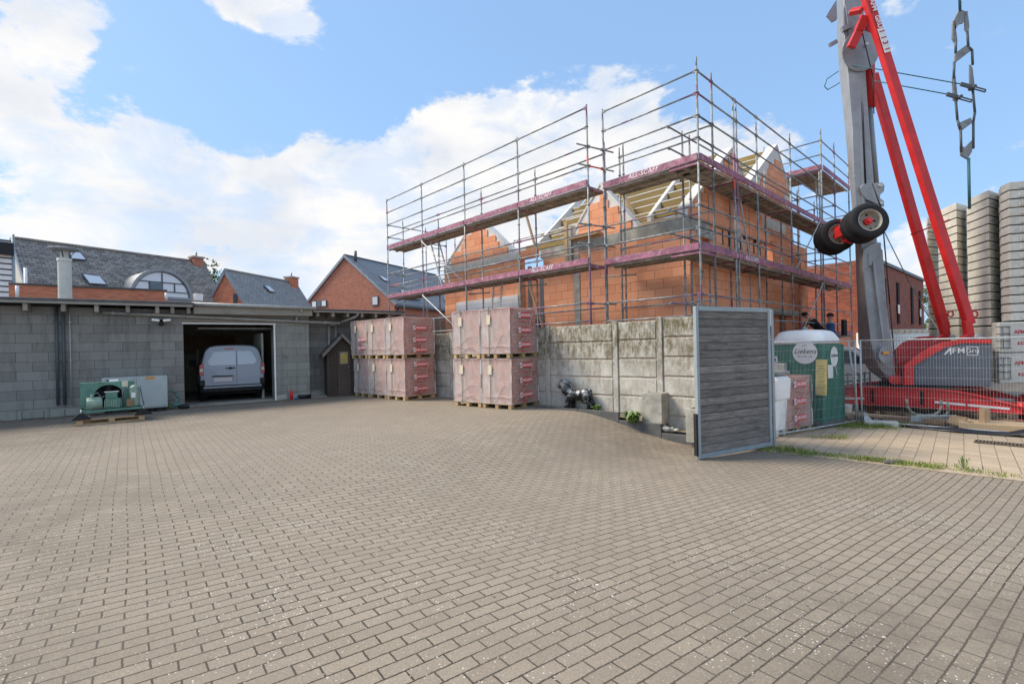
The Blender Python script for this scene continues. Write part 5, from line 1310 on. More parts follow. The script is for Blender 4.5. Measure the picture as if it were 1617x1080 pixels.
m = MB(); m.path([al(.4, .3, .8), al(.46, .3, .85), al(.5, .28, .78), al(.55, .25, .7), al(.62, .22, .74)], .012, 6); m.path([al(1.05, .25, .42), al(1.0, .2, .5), al(1.02, .2, .88), al(1.1, .2, .9), al(1.2, .25, .9)], .012, 6); m.path([al(.3, .18, .4), al(.45, .14, .38), al(.7, .12, .42), al(.95, .16, .36)], .008, 6); m.path([al(1.42, .2, 1.0), al(1.45, .15, .7), al(1.5, .12, .4)], .01, 6); m.build('copper_pipe', 'pipe_d', r)
m = MB(); lb(m, 1.1, 1.24, .12, .18, .4, .6); m.build('valve_block', 'cardboard', r)
m = MB(); lb(m, 1.02, 1.16, .505, .52, .96, 1.14); m.build('paper_tag', 'paper', r)
m = MB(); lb(m, .75, .95, .6, .8, 1.13, 1.19); m.build('top_cap', 'white', r)
m = MB(); 
for u in (.1, 1.48):
    m = MB(); c = al(u, .05, 0); m.loft([[c+pd*a*sx_+pn*b*sy_+UP*z for sx_, sy_ in ((-1, -1), (1, -1), (1, 1), (-1, 1))] for z, a, b in ((.125, .17, .09), (.16, .15, .08), (.23, .07, .05), (.27, .03, .03))], smooth=False); m.build('rubber_foot', 'rubber', r)
    m = MB(); m.tube(c+UP*.25, c+UP*.34-pn*.08, .012, 6); m.build('foot_bolt', 'steel', r)
# grey cabinet behind
r = thing('metal_cabinet', 'low pale grey two door metal cabinet against the garage wall behind the green unit', 'cabinet', tuple(al(1.35, .9, 0)))
cp = V(-9.98, 12.95); 
def cl(u, v, z): q = GA + GD*(u) + GN*v; return V(q.x, q.y, z)
m = MB(); m.obox(cl(2.68, .40, .54), GD*.70, GN*.25, UP*.43); m.build('cabinet_body', 'cab', r, bevel=.008)
m = MB()
for u in (2.66, 2.70): m.obox(cl(u, .652, .54), GD*.004, GN*.003, UP*.42)
m.obox(cl(2.68, .652, .15), GD*.69, GN*.003, UP*.004); m.build('door_seam', 'steel_d', r)
m = MB()
for u in (2.1, 2.6, 2.76, 3.32):
    for z in (.17, .92): m.tube(cl(u, .65, z), cl(u, .658, z), .01, 8)
m.build('screw', 'pipe_d', r)
m = MB(); m.obox(cl(2.16, .655, .86), GD*.08, GN*.004, UP*.065); pl_ = m.build('nameplate', 'dark', r)
m = MB()
for k in range(4): m.obox(cl(2.16, .661, .9-k*.022), GD*.06, GN*.001, UP*.004)
m.build('print_line', 'whitelabel', pl_)
m = MB(); m.obox(cl(3.0, .654, .93), GD*.1, GN*.003, UP*.03); m.build('yellow_sticker', 'orange', r)
m = MB()
for u in (2.1, 3.2): m.obox(cl(u, .4, .06), GD*.06, GN*.2, UP*.06)
m.build('cabinet_foot', 'black', r)
m = MB(); q = cl(3.62, .35, 0); m.path([q+UP*.1-GD*.1, q+UP*.3, q+UP*.45-GD*.05, q+UP*.55-GD*.16], .03, 8); m.lathe(q+UP*.12, GD, [(-.1, .06), (.1, .06)], 12); tag(m.build('green_hose', 'green'), 'short green hose bend on the ground at the right end of the pale cabinet', 'hose')
m = MB(); q = cl(3.75, .55, .07); m.ell(q, .17, .08, .07); tag(m.build('black_bundle', 'black'), 'black rolled bundle on the paving right of the pale cabinet', 'bundle')

# ============================================================ VAN
VR = V(-8.93, 15.68); vf = azv(-33.5); vr = V(vf.y, -vf.x)     # forward (into the garage), right
van = thing('parked_van', 'silver panel van parked nose first inside the grey garage', 'van', (VR.x, VR.y, 0.02))
def vp(x, y, z): q = VR+vr*x+vf*y; return V(q.x, q.y, z+.02)
# outline of the cross-section (half), z and half width
def section(y, k=1, zt=1.80, zb=.36, wmax=.915):
    prof = [(zb, wmax*.93), (zb+.1, wmax*.985), (.7, wmax), (.95, wmax*.995), (1.15, wmax*.965), (1.4, wmax*.90), (1.58, wmax*.845), (zt-.11, wmax*.78), (zt-.045, wmax*.70), (zt-.01, wmax*.5), (zt, wmax*.2)]
    return [vp(-w*k, y, z) for z, w in prof] + [vp(w*k, y, z) for z, w in reversed(prof)]
m = MB()
ys = [(0.0, .955, 1.765), (.04, .985, 1.79), (.12, 1, 1.80), (1.0, 1, 1.82), (2.6, 1, 1.82), (2.9, .99, 1.78)]
m.loft([section(y, k, zt) for y, k, zt in ys]); m.loft([section(2.9, .99, 1.78), section(3.5, .96, 1.2), section(4.2, .93, 1.02), section(4.4, .85, .85)]); body = m.build('body', 'silver', van)
def rearpt(x, z, off=.0): # rear face leans slightly forward at the top
    return vp(x, -.0-off+max(0, z-.95)*.03, z)
def rpoly(pts, off, th, name, mat, par=van):
    m = MB(); m.prism([rearpt(x, z, off) for x, z in pts], -vf*th); return m.build(name, mat, par, bevel=.004)
dl = rpoly([(-.80, .50), (.10, .50), (.10, 1.74), (-.60, 1.73), (-.68, 1.64), (-.79, 1.2)], .004, .018, 'rear_door', 'silver'); dr_ = rpoly([(.112, .50), (.80, .50), (.79, 1.2), (.68, 1.64), (.60, 1.73), (.112, 1.74)], .004, .018, 'rear_door', 'silver')
rpoly([(-.60, 1.16), (.085, 1.16), (.085, 1.60), (-.52, 1.58), (-.56, 1.5), (-.67, 1.3), (-.66, 1.2)], .023, .006, 'rear_window', 'vanglass', dl)
rpoly([(.13, 1.16), (.60, 1.17), (.67, 1.25), (.66, 1.33), (.55, 1.54), (.50, 1.59), (.13, 1.60)], .023, .006, 'rear_window', 'vanglass', dr_)
rpoly([(-.22, 1.655), (.04, 1.66), (.04, 1.695), (-.22, 1.69)], .023, .012, 'brake_light', 'tail', dl)
m = MB(); m.ell(rearpt(-.07, 1.06, .04), .06, .03, .035); m.obox(rearpt(-.07, 1.06, .04), vr*.13, vf*.014, UP*.016); m.build('door_handle', 'black', dl)
rpoly([(-.60, .62), (.03, .62), (.03, .80), (-.60, .80)], .023, .008, 'plate_recess', 'silver', dl); rpoly([(-.57, .80), (0, .80), (0, .835), (-.57, .835)], .023, .03, 'plate_lamp_bar', 'black', dl)
rpoly([(-.53, .645), (-.03, .645), (-.03, .765), (-.53, .765)], .033, .006, 'number_plate', 'plate', dl)
rpoly([(-.52, 1.02), (-.36, 1.02), (-.36, 1.035), (-.52, 1.035)], .023, .004, 'badge', 'alu', dl)
for s_ in (-1, 1):
    l = rpoly([(s_*.80, .86), (s_*.905, .86), (s_*.90, 1.18), (s_*.80, 1.22)], -.01, .05, 'tail_light', 'tail')
    rpoly([(s_*.81, .97), (s_*.898, .97), (s_*.895, 1.06), (s_*.81, 1.07)], .042, .006, 'clear_lens', 'tailw', l)
m = MB(); m.loft([[vp(x, y, z) for x, y in ((-.90, .35), (-.90, .02), (-.80, -.07), (.80, -.07), (.90, .02), (.90, .35))] for z in (.33, .37, .5, .53)], smooth=False); bm_ = m.build('bumper', 'rubber', van, bevel=.015)
m = MB(); m.loft([[vp(x, y, z) for x, y in ((-.80, .0), (-.80, -.085), (.80, -.085), (.80, 0))] for z in (.45, .50)], smooth=False); m.build('bumper_trim', 'silver', bm_)
for s_ in (-1, 1):
    m = MB(); m.obox(vp(s_*.84, .0, .62), vr*.075, vf*.05, UP*.09); m.build('bumper_corner', 'black', bm_, bevel=.015)
m = MB(); m.obox(vp(0, 2.1, .3), vr*.78, vf*1.9, UP*.08); m.build('underbody', 'dark', van)
for s_ in (-1, 1):
    for y in (.75, 3.5):
        m = MB(); c = vp(s_*.80, y, .31); m.lathe(c-vr*.1, vr, [(0, .18), (0, .28), (.03, .315), (.17, .315), (.2, .28), (.2, .18)], 30); t_ = m.build('tyre', 'rubber', van)
        m = MB(); m.lathe(c-vr*.09, vr, [(0, 0), (0, .19), (.18, .19), (.18, 0)], 24); m.build('rim', 'alu', t_)
m = MB(); m.prism([vp(-.925, 2.95, 1.15), vp(-.925, 2.95, 1.6), vp(-.90, 2.2, 1.68), vp(-.925, 2.2, 1.15)], vr*.01); m.build('side_window', 'glass', van)
m = MB(); m.obox(vp(-1.05, 2.85, 1.2), vr*.1, vf*.05, UP*.12); m.build('wing_mirror', 'black', van, bevel=.02)
# things stored in the garage
m = MB(); q = P(330, 544, 19.5); m.obox(V(q.x, q.y, 1.95), GD*.9, GN*.03, UP*.3); tag(m.build('wood_board', 'cardboard'), 'brown board leaning high on the rear wall of the garage behind the van', 'board')

# ============================================================ SHED, SMALL THINGS BY THE PIER
SD0 = V(-6.72, 17.35)*1.0; sdd = azv(62); sn_ = V(sdd.y, -sdd.x)
SD0 = GA+GD*7.84+GN*.10
def sp(u, v, z): q = SD0+sdd*u-sn_*v; return V(q.x, q.y, z)
r = thing('garden_shed', 'small dark brown wooden shed with gable roof and yellow pane in its narrow door', 'shed', (SD0.x, SD0.y, 0))
sw, sh_ = .98, 1.52; apz = 2.08
m = MB(); m.prism([sp(0, 0, 0), sp(sw, 0, 0), sp(sw, 0, sh_), sp(sw/2, 0, apz-.08), sp(0, 0, sh_)], -sn_*1.0); m.build('shed_wall', 'shed', r)
m = MB()
for k in range(9): m.obox(sp(sw*(k+.5)/9, -.008, .75), sdd*(sw/18-.006), sn_*.008, UP*.74)
m.build('cladding', 'shed', r)
m = MB(); m.obox(sp(.55, -.022, .78), sdd*.21, sn_*.012, UP*.77); d_ = m.build('shed_door', 'shed', r)
m = MB(); m.obox(sp(.55, -.038, 1.3), sdd*.13, sn_*.006, UP*.2); f_ = m.build('pane_frame', 'oldwood', d_)
m = MB(); m.obox(sp(.55, -.046, 1.3), sdd*.10, sn_*.004, UP*.165); m.build('pane', 'yellowpane', f_)
m = MB(); m.tube(sp(.7, -.04, .98), sp(.7, -.09, .98), .012, 8); m.build('door_knob', 'steel', d_)
for s_ in (0, 1):
    e0_, e1_ = (-.16, sw/2+.01) if s_ == 0 else (sw+.16, sw/2-.01)
    m = MB(); m.prism([sp(e0_, -.18, sh_-.16), sp(e1_, -.18, apz), sp(e1_, -.18, apz+.06), sp(e0_, -.18, sh_-.10)], -sn_*1.35); rf = m.build('roof', 'darkconc', r)
    m = MB(); m.prism([sp(e0_, -.2, sh_-.2), sp(e1_, -.2, apz-.06), sp(e1_, -.2, apz+.07), sp(e0_, -.2, sh_-.07)], -sn_*.025); m.build('barge_board', 'greyboard', rf)
pz = GA+GD*6.95+GN*.12
q = GA+GD*6.68+GN*.14
m = MB(); m.lathe(at(q, .01), UP, [(0, .0), (0, .05), (.22, .05), (.27, .025), (.32, .022), (.32, 0)], 14); tag(m.build('red_canister', 'redlabel'), 'small red canister standing at the foot of the grey garage pier', 'canister')
q = GA+GD*7.08+GN*.14
m = MB(); m.tube(at(q-GD*.2, .07), at(q+GD*.2, .07), .065, 14); tag(m.build('black_roll', 'black'), 'black roll lying on the ground at the foot of the garage pier', 'roll')
q = GA+GD*6.84+GN*.2
m = MB(); m.ell(at(q, .035), .07, .06, .035); tag(m.build('blue_rag', 'blue'), 'tiny blue rag beside the black roll at the pier', 'rag')
q = GA+GD*6.55+GN*.01
m = MB(); m.tube(at(q, 1.42), at(q+GN*.04, 1.42), .05, 14); m.build('socket', 'steel_d', gar)

# ============================================================ STATUE
stp = bp(.42, .22, .02); sa = BT
def qs(x, y, z): q = stp+sa*x*1.08-BN*y*1.05; return V(q.x, q.y, .01+z*1.1)
r = thing('dog_statue', 'black and silver painted mastiff dog statue standing before the concrete wall', 'statue', tuple(stp))
m = MB(); rot = Matrix((tuple(sa), tuple(BN), tuple(UP))).transposed()
def el(x, y, z, a, b, c, ang=0): m.ell(qs(x, y, z), a*1.1, b*1.08, c*1.1, rot @ Matrix.Rotation(ang, 3, 'Y'), 16, 10)
el(.36, 0, .31, .17, .135, .165); el(.54, 0, .31, .2, .12, .125); el(.72, 0, .34, .15, .13, .13); el(.27, 0, .40, .15, .13, .15, .5)
el(.20, 0, .48, .14, .125, .14); el(.12, 0, .545, .125, .115, .10); el(.03, 0, .50, .085, .075, .06, -.25); el(.035, 0, .455, .06, .06, .035); el(.17, 0, .40, .09, .10, .12)
for s_ in (-1, 1):
    m.tube(qs(.30, .09*s_, .28), qs(.31, .10*s_, .04), .072, 12, .062); el(.28, .10*s_, .03, .085, .06, .035)
    el(.76, .085*s_, .25, .10, .065, .13, .3); m.tube(qs(.80, .095*s_, .2), qs(.87, .10*s_, .12), .052, 10, .045); m.tube(qs(.87, .10*s_, .13), qs(.85, .10*s_, .03), .045, 10, .042); el(.82, .10*s_, .025, .07, .05, .03)
    el(.15, .11*s_, .55, .035, .03, .065, .3)
el(.86, 0, .40, .035, .035, .08, -.4)
remeshed(m, 'statue_body', 'statue', r, .016, smooth=7)

# planters
def planter(name, px, py, w, hgt, label, az=132.5, mat='conc', Y_=None):
    g = G_(px, py) if Y_ is None else P(px, py, Y_)
def concbox(c, w, d, h, z0, label, wall=.05):
    r = thing('concrete_planter', label, 'planter', (c.x, c.y, z0), 0, None)
    m = MB(); a, b = w/2, d/2
    def o(u, v, z): q = c+BT*u-BN*v; return V(q.x, q.y, z)
    out_ = [o(-a, -b, z0), o(a, -b, z0), o(a, b, z0), o(-a, b, z0)]; top = [p+UP*h for p in out_]
    it = [o(-a+wall, -b+wall, z0+h), o(a-wall, -b+wall, z0+h), o(a-wall, b-wall, z0+h), o(-a+wall, b-wall, z0+h)]; ib = [p-UP*(h*.3) for p in it]
    m.add(out_+top+it+ib, [(0,1,5,4),(1,2,6,5),(2,3,7,6),(3,0,4,7),(4,5,9,8),(5,6,10,9),(6,7,11,10),(7,4,8,11),(8,9,13,12),(9,10,14,13),(10,11,15,14),(11,8,12,15),(12,13,14,15),(3,2,1,0)])
    m.build('shell', 'conc', r, bevel=.008); return r
concbox(bp(wt(1040), .22, 0), .46, .34, .66, -.16, 'square grey concrete planter against the wall with weeds at its foot')
concbox(bp(wt(1104)+.2, .45, 0), .46, .46, .66, -.40, 'square grey concrete planter half hidden behind the timber gate')

# ============================================================ PLANTS
def blades(name, pts, hmin, hmax, mat, w=.012, lean=.5, seed=1, per=6, spread=.09):
    rn = random.Random(seed); m = MB()
    for p in pts:
        for _ in range(per):
            b = p+V(rn.gauss(0, spread), rn.gauss(0, spread)); h = rn.uniform(hmin, hmax); a = rn.uniform(0, 6.28); d = V(math.cos(a), math.sin(a)); l = rn.uniform(.1, lean)*h; s_ = V(-d.y, d.x)*w*rn.uniform(.5, 1)
            p0, p1, p2 = b, b+d*l*.35+UP*h*.6, b+d*l+UP*h
            m.add([p0-s_, p0+s_, p1+s_*.8, p1-s_*.8, p2], [(0, 1, 2, 3), (3, 2, 4)])
    return m.build(name, mat, fixn=False)
rn = random.Random(4)
pts = []
for _ in range(800):
    t = rn.uniform(4.9, 12.5); dens = 1.0 if t < 5.9 else (.35 if t < 6.3 else (.75 if 6.5 < t < 7.6 else .2))
    if rn.random() < dens: s_ = rn.gauss(-.07, .07 if t > 5.8 else .15); pts.append(bp(t, s_))
o = blades('grass_verge', pts, .025, .085, 'grass', .006, .9, 2, 14, .06); tag(o, 'ragged grass growing in the joint between the yard and the beige path', 'grass'); o['kind'] = 'stuff'
pts = [V(8.5+rn.gauss(0, .45), 11.55+rn.gauss(0, .22), -.5) for _ in range(120)]+[V(8.0+rn.gauss(0, .3), 11.75+rn.gauss(0, .15), -.5) for _ in range(60)]+[V(6.6+rn.gauss(0, .15), 10.3+rn.gauss(0, .06), -.5) for _ in range(14)]
o = blades('weeds_at_fence', pts, .03, .1, 'grass', .006, .9, 3, 12, .06); tag(o, 'green weeds around the concrete fence foot block', 'weeds'); o['kind'] = 'stuff'
def weed(loc, n, rr_, h, label, seed, lw=.03):
    rn = random.Random(seed); m = MB(); loc = Vector(loc)
    for _ in range(n):
        a = rn.uniform(0, 6.28); d = V(math.cos(a), math.sin(a)); L = rn.uniform(.4, 1)*rr_; hh = rn.uniform(.3, 1)*h; s_ = V(-d.y, d.x)*lw
        b = loc+d*L*.2; p1 = loc+d*L*.65+UP*hh; p2 = loc+d*L+UP*hh*rn.uniform(.5, 1.1)
        m.add([b, p1-s_, p2, p1+s_], [(0, 1, 2, 3)])
    return tag(m.build('weed_plant', 'weed', fixn=False), label, 'weed')
weed(bp(1.55, .28, .0), 40, .16, .16, 'bright green weed tuft behind the kerb right of the dog statue', 1)
weed(bp(wt(1014)-.0, .50, -.16), 110, .30, .26, 'leafy dandelion clump at the foot of the grey planter', 2, .028)
weed(GA+GD*3.35+GN*.3, 45, .2, .18, 'small green weed under the right end of the pale cabinet', 3)
weed(GA+GD*8.4-GN*.2, 45, .18, .24, 'small green plant at the corner of the garage wall by the shed', 4)
weed(bp(7.9, -.1), 12, .12, .22, 'tall thin weed stalk rising from the grass strip beside the beige path', 5, .01)
m = MB(); rn = random.Random(8)
for _ in range(26): q = bp(rn.uniform(2.3, 3.5), rn.uniform(.2, .38), -.2-rn.uniform(0, .08)); k = rn.uniform(.03, .09); m.ell(q, k*1.3, k, k*.7, Matrix.Rotation(rn.uniform(0, 3), 3, 'Z'), 7, 5)
tag(m.build('rubble', 'conc2'), 'loose pale stones and rubble in the bed by the planters', 'rubble')['kind'] = 'stuff'
# crumbs and leaf litter on the paving, joints dirt near the walls
m = MB(); rn = random.Random(18)
for _ in range(260):
    t = rn.uniform(-6, 9); q = GA+GD*(t-2)+GN*abs(rn.gauss(.1, .5)); k = rn.uniform(.005, .018); m.ell(at(q, gz(q.x, q.y)+.012), k*1.4, k, k*.6, Matrix.Rotation(rn.uniform(0, 3), 3, 'Z'), 5, 4)
tag(m.build('grit', 'soil'), 'scattered grit and crumbs along the foot of the garage wall', 'grit')['kind'] = 'stuff'
m = MB(); rn = random.Random(21)
for _ in range(420):
    q = V(rn.uniform(-9, 7), rn.uniform(1.0, 11)); s_, t_ = st(q.x, q.y)
    if s_ < .3: continue
    a = rn.uniform(0, 6.28); d = V(math.cos(a), math.sin(a)); e = V(-d.y, d.x); k = rn.uniform(.006, .02); z = gz(q.x, q.y)+.016
    m.add([at(q-d*k, z), at(q+e*k*.5, z+.004), at(q+d*k, z+.002), at(q-e*k*.5, z+.003)], [(0, 1, 2, 3)])
tag(m.build('leaf_litter', 'bark', fixn=False), 'tiny dry leaf scraps strewn over the paving', 'leaf litter')['kind'] = 'stuff'
q = G0 = P(1400, 737, 8.0)
q = bp(7.05, -.02); m = MB(); m.obox(q+UP*.03, azv(95)*.16, azv(5)*.05, UP*.025); tag(m.build('dark_stone', 'darkconc', bevel=.02), 'dark flat stone lying in the grass strip beside the beige path', 'stone')
# drain grate
gc = V(9.95, 9.25); gd_ = azv(137); gnn = V(gd_.y, -gd_.x)
g0_ = onplane(1540, 697, (0, 0, -.5), (0, 0, 1)); g1_ = onplane(1640, 706, (0, 0, -.5), (0, 0, 1)); gdd = (g1_-g0_).normalized(); gnn = V(gdd.y, -gdd.x)
r = thing('drain_grate', 'rusty slotted drain grate set in the beige pavers by the mesh fence', 'drain', tuple(g0_))
L = (g1_-g0_).length
m = MB(); m.obox(at(g0_+gdd*L/2, -.5), gdd*L/2, gnn*.16, UP*.004); m.build('drain_slot', 'dark', r)
m = MB(); k = 0
while k < L: m.obox(at(g0_+gdd*k, -.492), gdd*.014, gnn*.15, UP*.006); k += .05
for s_ in (-1, 1): m.obox(at(g0_+gdd*L/2+gnn*.155*s_, -.492), gdd*L/2, gnn*.012, UP*.007)
m.build('grate_bars', 'bark', r)

# ============================================================ SITE DEBRIS
m = MB(); rr_ = []
pts0 = [(FC+(FD-FC)*k/14) for k in range(3, 16)]
sh = [0, .02, .01, .03, .04, .02, .02, .03, .12, .10, .03, .02, .01]
w_ = [.03, .08, .14, .2, .25, .22, .2, .2, .2, .25, .25, .2, .2]
vs = []
dF = (FD-FC).normalized(); nF = V(dF.y, -dF.x)
for p, s_, ww in zip(pts0, sh, w_): vs += [at(p-nF*.15, -.46+s_*.1), at(p+nF*.04, -.455+s_), at(p+nF*ww, -.497+s_*.6)]
m.add(vs, [(i*3+j, i*3+j+1, (i+1)*3+j+1, (i+1)*3+j) for i in range(len(pts0)-1) for j in range(2)], True)
o = m.build('plastic_sheet', 'mastic', fixn=False); md = o.modifiers.new('s', 'SOLIDIFY'); md.thickness = .008; tag(o, 'dark crumpled plastic sheet under the bottom tube of the mesh fence', 'plastic sheet')
def plank(a, b, w, h, label, mat='ply', name='plank', cat='plank', grp='loose planks around the crane base'):
    m = MB(); m.bar(a, b, w, h); return tag(m.build(name, mat, bevel=.004), label, cat, grp)
plank(P(1325, 651, 13.2), P(1436, 661, 12.4), .28, .06, 'long pale plank lying flat left of the crane foot behind the fence')
plank(P(1345, 660, 13.6), P(1420, 665, 13.0), .3, .07, 'short plank beneath the long pale one behind the fence')
plank(P(1330, 668, 13.4), P(1352, 664, 13.0), .2, .14, 'brown timber block just right of the toilet foot', 'cardboard')
plank(P(1528, 662, 11.0), P(1552, 670, 10.8), .16, .03, 'pale board sloping against the upright timber post', 'pine')
m = MB(); a = P(1555, 672, 10.9); a.z = -.38; m.bar(a, a+UP*.34, .13, .13); tag(m.build('timber_post', 'pine', bevel=.004), 'short upright pale timber post behind the fence in front of the red beam', 'post')
m = MB(); a = V(10.45, 10.95); q = V(12.2, 10.6); m.obox(V(11.2, 10.35, -.42), azv(132)*1.35, azv(42)*.35, UP*.07); tag(m.build('support_slab', 'ply', bevel=.01), 'thick weathered timber slab under the right crane foot', 'timber slab')
m = MB(); m.prism([P(1519, 672, 11.1), P(1527, 659, 11.1), P(1550, 672, 11.1)], V(.05, .45)); tag(m.build('timber_wedge', 'ply'), 'pale triangular plywood piece on the timber slab left of the upright post', 'wedge')
for i in range(3):
    a = P(1560+i*12, 668-i*1.5, 11.3+.1*i); m = MB(); m.bar(a, a+V(.32, -.12, .0), .1, .08); tag(m.build('timber_offcut', 'cardboard', bevel=.006), ('nearest', 'middle', 'farthest')[i]+' brown timber offcut on the slab right of the upright post', 'offcut', 'timber offcuts beside the crane foot')
m = MB()
hz_ = [P(x, y, 12.0) for x, y in ((1431, 630), (1432, 640), (1437, 649), (1446, 655), (1460, 656), (1474, 655), (1483, 650), (1486, 641), (1486, 632))]
m.path(hz_, .03, 8); m.path([P(1497, 634, 12), P(1497, 650, 12), P(1492, 656, 12), P(1470, 659, 12)], .028, 8); tag(m.build('hose', 'hose'), 'olive hose hanging in a loop from the red crane beam', 'hose')
m = MB()
for i in range(7): m.tube(P(1438, 657+i*1.3, 11.9), P(1510, 656+i*1.6, 11.7+.05*i), .018, 6)
tag(m.build('steel_tubes', 'steel'), 'bundle of thin steel tubes lying behind the fence under the red beam', 'tubes')
m = MB(); q = P(1335, 651, 13.2); m.lathe(V(q.x, q.y, -.5), UP, [(0, 0), (0, .13), (.3, .16), (.31, .17), (.3, .15), (.02, .12)], 18); tag(m.build('bucket', 'white'), 'white plastic bucket between the toilet and the fence stay', 'bucket')
# rubble & small stuff below the crane
m = MB(); rn = random.Random(12)
for _ in range(220):
    a = V(rn.uniform(8.2, 14.5), rn.uniform(11.6, 17.5)); s_, t_ = st(a.x, a.y)
    if s_ > -2.6: continue
    k = rn.uniform(.03, .13); m.obox(V(a.x, a.y, -.5+k*.3), azv(rn.uniform(0, 180))*k*1.6, azv(rn.uniform(0, 180))*k, UP*k*.4)
tag(m.build('building_rubble', 'cardboard'), 'brown rubble and offcuts strewn on the site ground under the crane', 'rubble')['kind'] = 'stuff'

# ============================================================ BACKGROUND
def house(name, label, apex, az, L, hw, slope, eave=None, wall='brick', roof='slate', group=None, base=-.5, ovh=.15, hw2=None):
    """ridge starts at apex (world), runs along az for L; gable faces back along -az"""
    d = azv(az); n = V(d.y, -d.x)      # n: to the right of the ridge direction
    r = thing(name, label, 'house', (apex.x, apex.y, base)); A = V(apex.x, apex.y); za = apex.z
    hw2 = hw2 or hw; tn = math.tan(R(slope)); z1, z2 = za-hw*tn, za-hw2*tn
    m = MB(); pts = [at(A-n*hw2, base), at(A+n*hw, base), at(A+n*hw, z1), at(A, za-.02), at(A-n*hw2, z2)]; m.prism(pts, d*L); m.build('wall', wall, r)
    for s_, h_, z_ in ((1, hw, z1), (-1, hw2, z2)):
        e = .25; m = MB(); a0 = A-d*ovh; p = [at(a0, za), at(a0+n*s_*(h_+e), z_-e*tn), at(a0+n*s_*(h_+e), z_-e*tn+.14), at(a0, za+.14)]; m.prism(p, d*(L+2*ovh)); rf = m.build('roof', roof, r)
        if s_ == 1:
            r['_roofinfo'] = 0; out_ = rf
    m = MB(); m.tube(at(A-d*ovh, za+.13), at(A+d*(L+ovh), za+.13), .09, 8); m.build('ridge', roof, r)
    for s_, h_, z_ in ((1, hw, z1), (-1, hw2, z2)):
        m = MB(); m.bar(at(A-d*(ovh+.02), za+.05), at(A-d*(ovh+.02)+n*s_*(h_+.25), z_-.25*tn+.05), .04, .2); m.build('verge', 'zinc', r)
    return r, A, d, n, za, tn, out_
def onroof(h, px, py, off=.16):
    r, A, d, n, za, tn, rf = h; nn = (n*tn+UP).normalized(); return onplane(px, py, at(A, za)+nn*off, nn), nn
def rooflight(h, corners, name='roof_window'):
    r, A, d, n, za, tn, rf = h; ps = [onroof(h, x, y)[0] for x, y in corners]; nn = onroof(h, *corners[0])[1]; c = sum(ps, Vector((0, 0, 0)))/4
    m = MB(); m.prism(ps, nn*.05); f = m.build(name, 'pipe_d', rf); m = MB(); m.prism([c+(p-c)*.86+nn*.052 for p in ps], nn*.01); m.build('pane', 'skyglass', f)
def chimney(h, c, w, d_, z0, z1, par, mat='brick', pot=True):
    r, A, d, n, za, tn, rf = h; m = MB(); m.obox(at(c, (z0+z1)/2), d*d_/2, n*w/2, UP*(z1-z0)/2); ch = m.build('chimney', mat, par)
    m = MB(); m.obox(at(c, z1+.04), d*(d_/2+.06), n*(w/2+.06), UP*.05); m.build('chimney_cap', 'conc', ch)
    if pot: m = MB(); m.tube(at(c, z1+.09), at(c, z1+.4), .05, 10); m.build('flue', 'zinc', ch)
# long slate house with half-round dormer (left)
a31 = 31
apexL = P(20, 380, 24.0)
L_ = 9.05
far = P(322, 418, 31.6)
dd = V(far.x-apexL.x, far.y-apexL.y); L_ = dd.length; az_ = math.degrees(math.atan2(dd.x, dd.y))
hL = house('slate_house', 'long house with mottled grey slate roof and half round dormer behind the garage', V(apexL.x, apexL.y, (apexL.z+far.z)/2), az_, L_, 3.6, 52, wall='offwhite', roof='slate', ovh=.05)
rooflight(hL, [(128, 433), (158, 437), (170, 451), (140, 449)]); rooflight(hL, [(108, 397), (127, 400), (137, 412), (112, 410)])
cc_ = P(308, 425, 31.0); chimney(hL, V(far.x, far.y)-azv(az_)*.45, .55, .6, far.z-.6, P(307, 408, 31.2).z, hL[6], 'brick')
# dormer
r, A, d, n, za, tn, rf = hL
dc, nn = onroof(hL, 255, 462); 
wdt = (onplane(300, 470, dc, n)-onplane(212, 466, dc, n)).length/2
dcc = onplane(256, 470, dc+n*.9, n)
wdt = (onplane(303, 470, dcc, n)-onplane(209, 468, dcc, n)).length/2
hgt = (onplane(256, 427, dcc, n)-onplane(256, 470, dcc, n)).length
N_ = 24; dst = d if d.x > 0 else -d
arc = [dcc+dst*wdt*math.cos(math.pi*i/N_)+UP*hgt*math.sin(math.pi*i/N_) for i in range(N_+1)]
m = MB(); m.prism([arc[0]-UP*.25]+arc+[arc[-1]-UP*.25], -n*3.0); dm = m.build('dormer', 'zinc', rf)
m = MB()
for p, q in zip(arc, arc[1:]): m.bar(p+n*.06, q+n*.06, .14, .14, n)
m.bar(arc[0]+n*.06, arc[-1]+n*.06, .1, .12, UP); m.build('dormer_trim', 'zinc', dm)
arci = [dcc+dst*wdt*.9*math.cos(math.pi*i/N_)+UP*(hgt*.9*math.sin(math.pi*i/N_)) for i in range(N_+1)]
m = MB(); m.prism(arci, n*.02); m.build('window', 'skyglass', dm)
m = MB(); m.bar(dcc+n*.04, dcc+n*.04+UP*hgt*.9, .05, .05, n)
for z, k in ((.22, .88), (.55, .75)): m.bar(dcc+n*.04-dst*wdt*k+UP*hgt*z, dcc+n*.04+dst*wdt*k+UP*hgt*z, .05, .05, n)
for s_ in (-.42, .42): m.bar(dcc+n*.04+dst*wdt*s_+UP*hgt*.22, dcc+n*.04+dst*wdt*s_+UP*hgt*.55, .05, .05, n)
m.build('window_frame', 'pipe_d', dm)
m = MB(); m.obox(dcc-dst*wdt*.21+UP*hgt*.385+n*.05, dst*wdt*.19, n*.02, UP*hgt*.13); m.build('open_pane', 'glass', dm)
m = MB(); m.obox(dcc+dst*(wdt+.35)+UP*.15+n*.1, dst*.2, n*.15, UP*.2); m.build('cooling_box', 'white', rf)
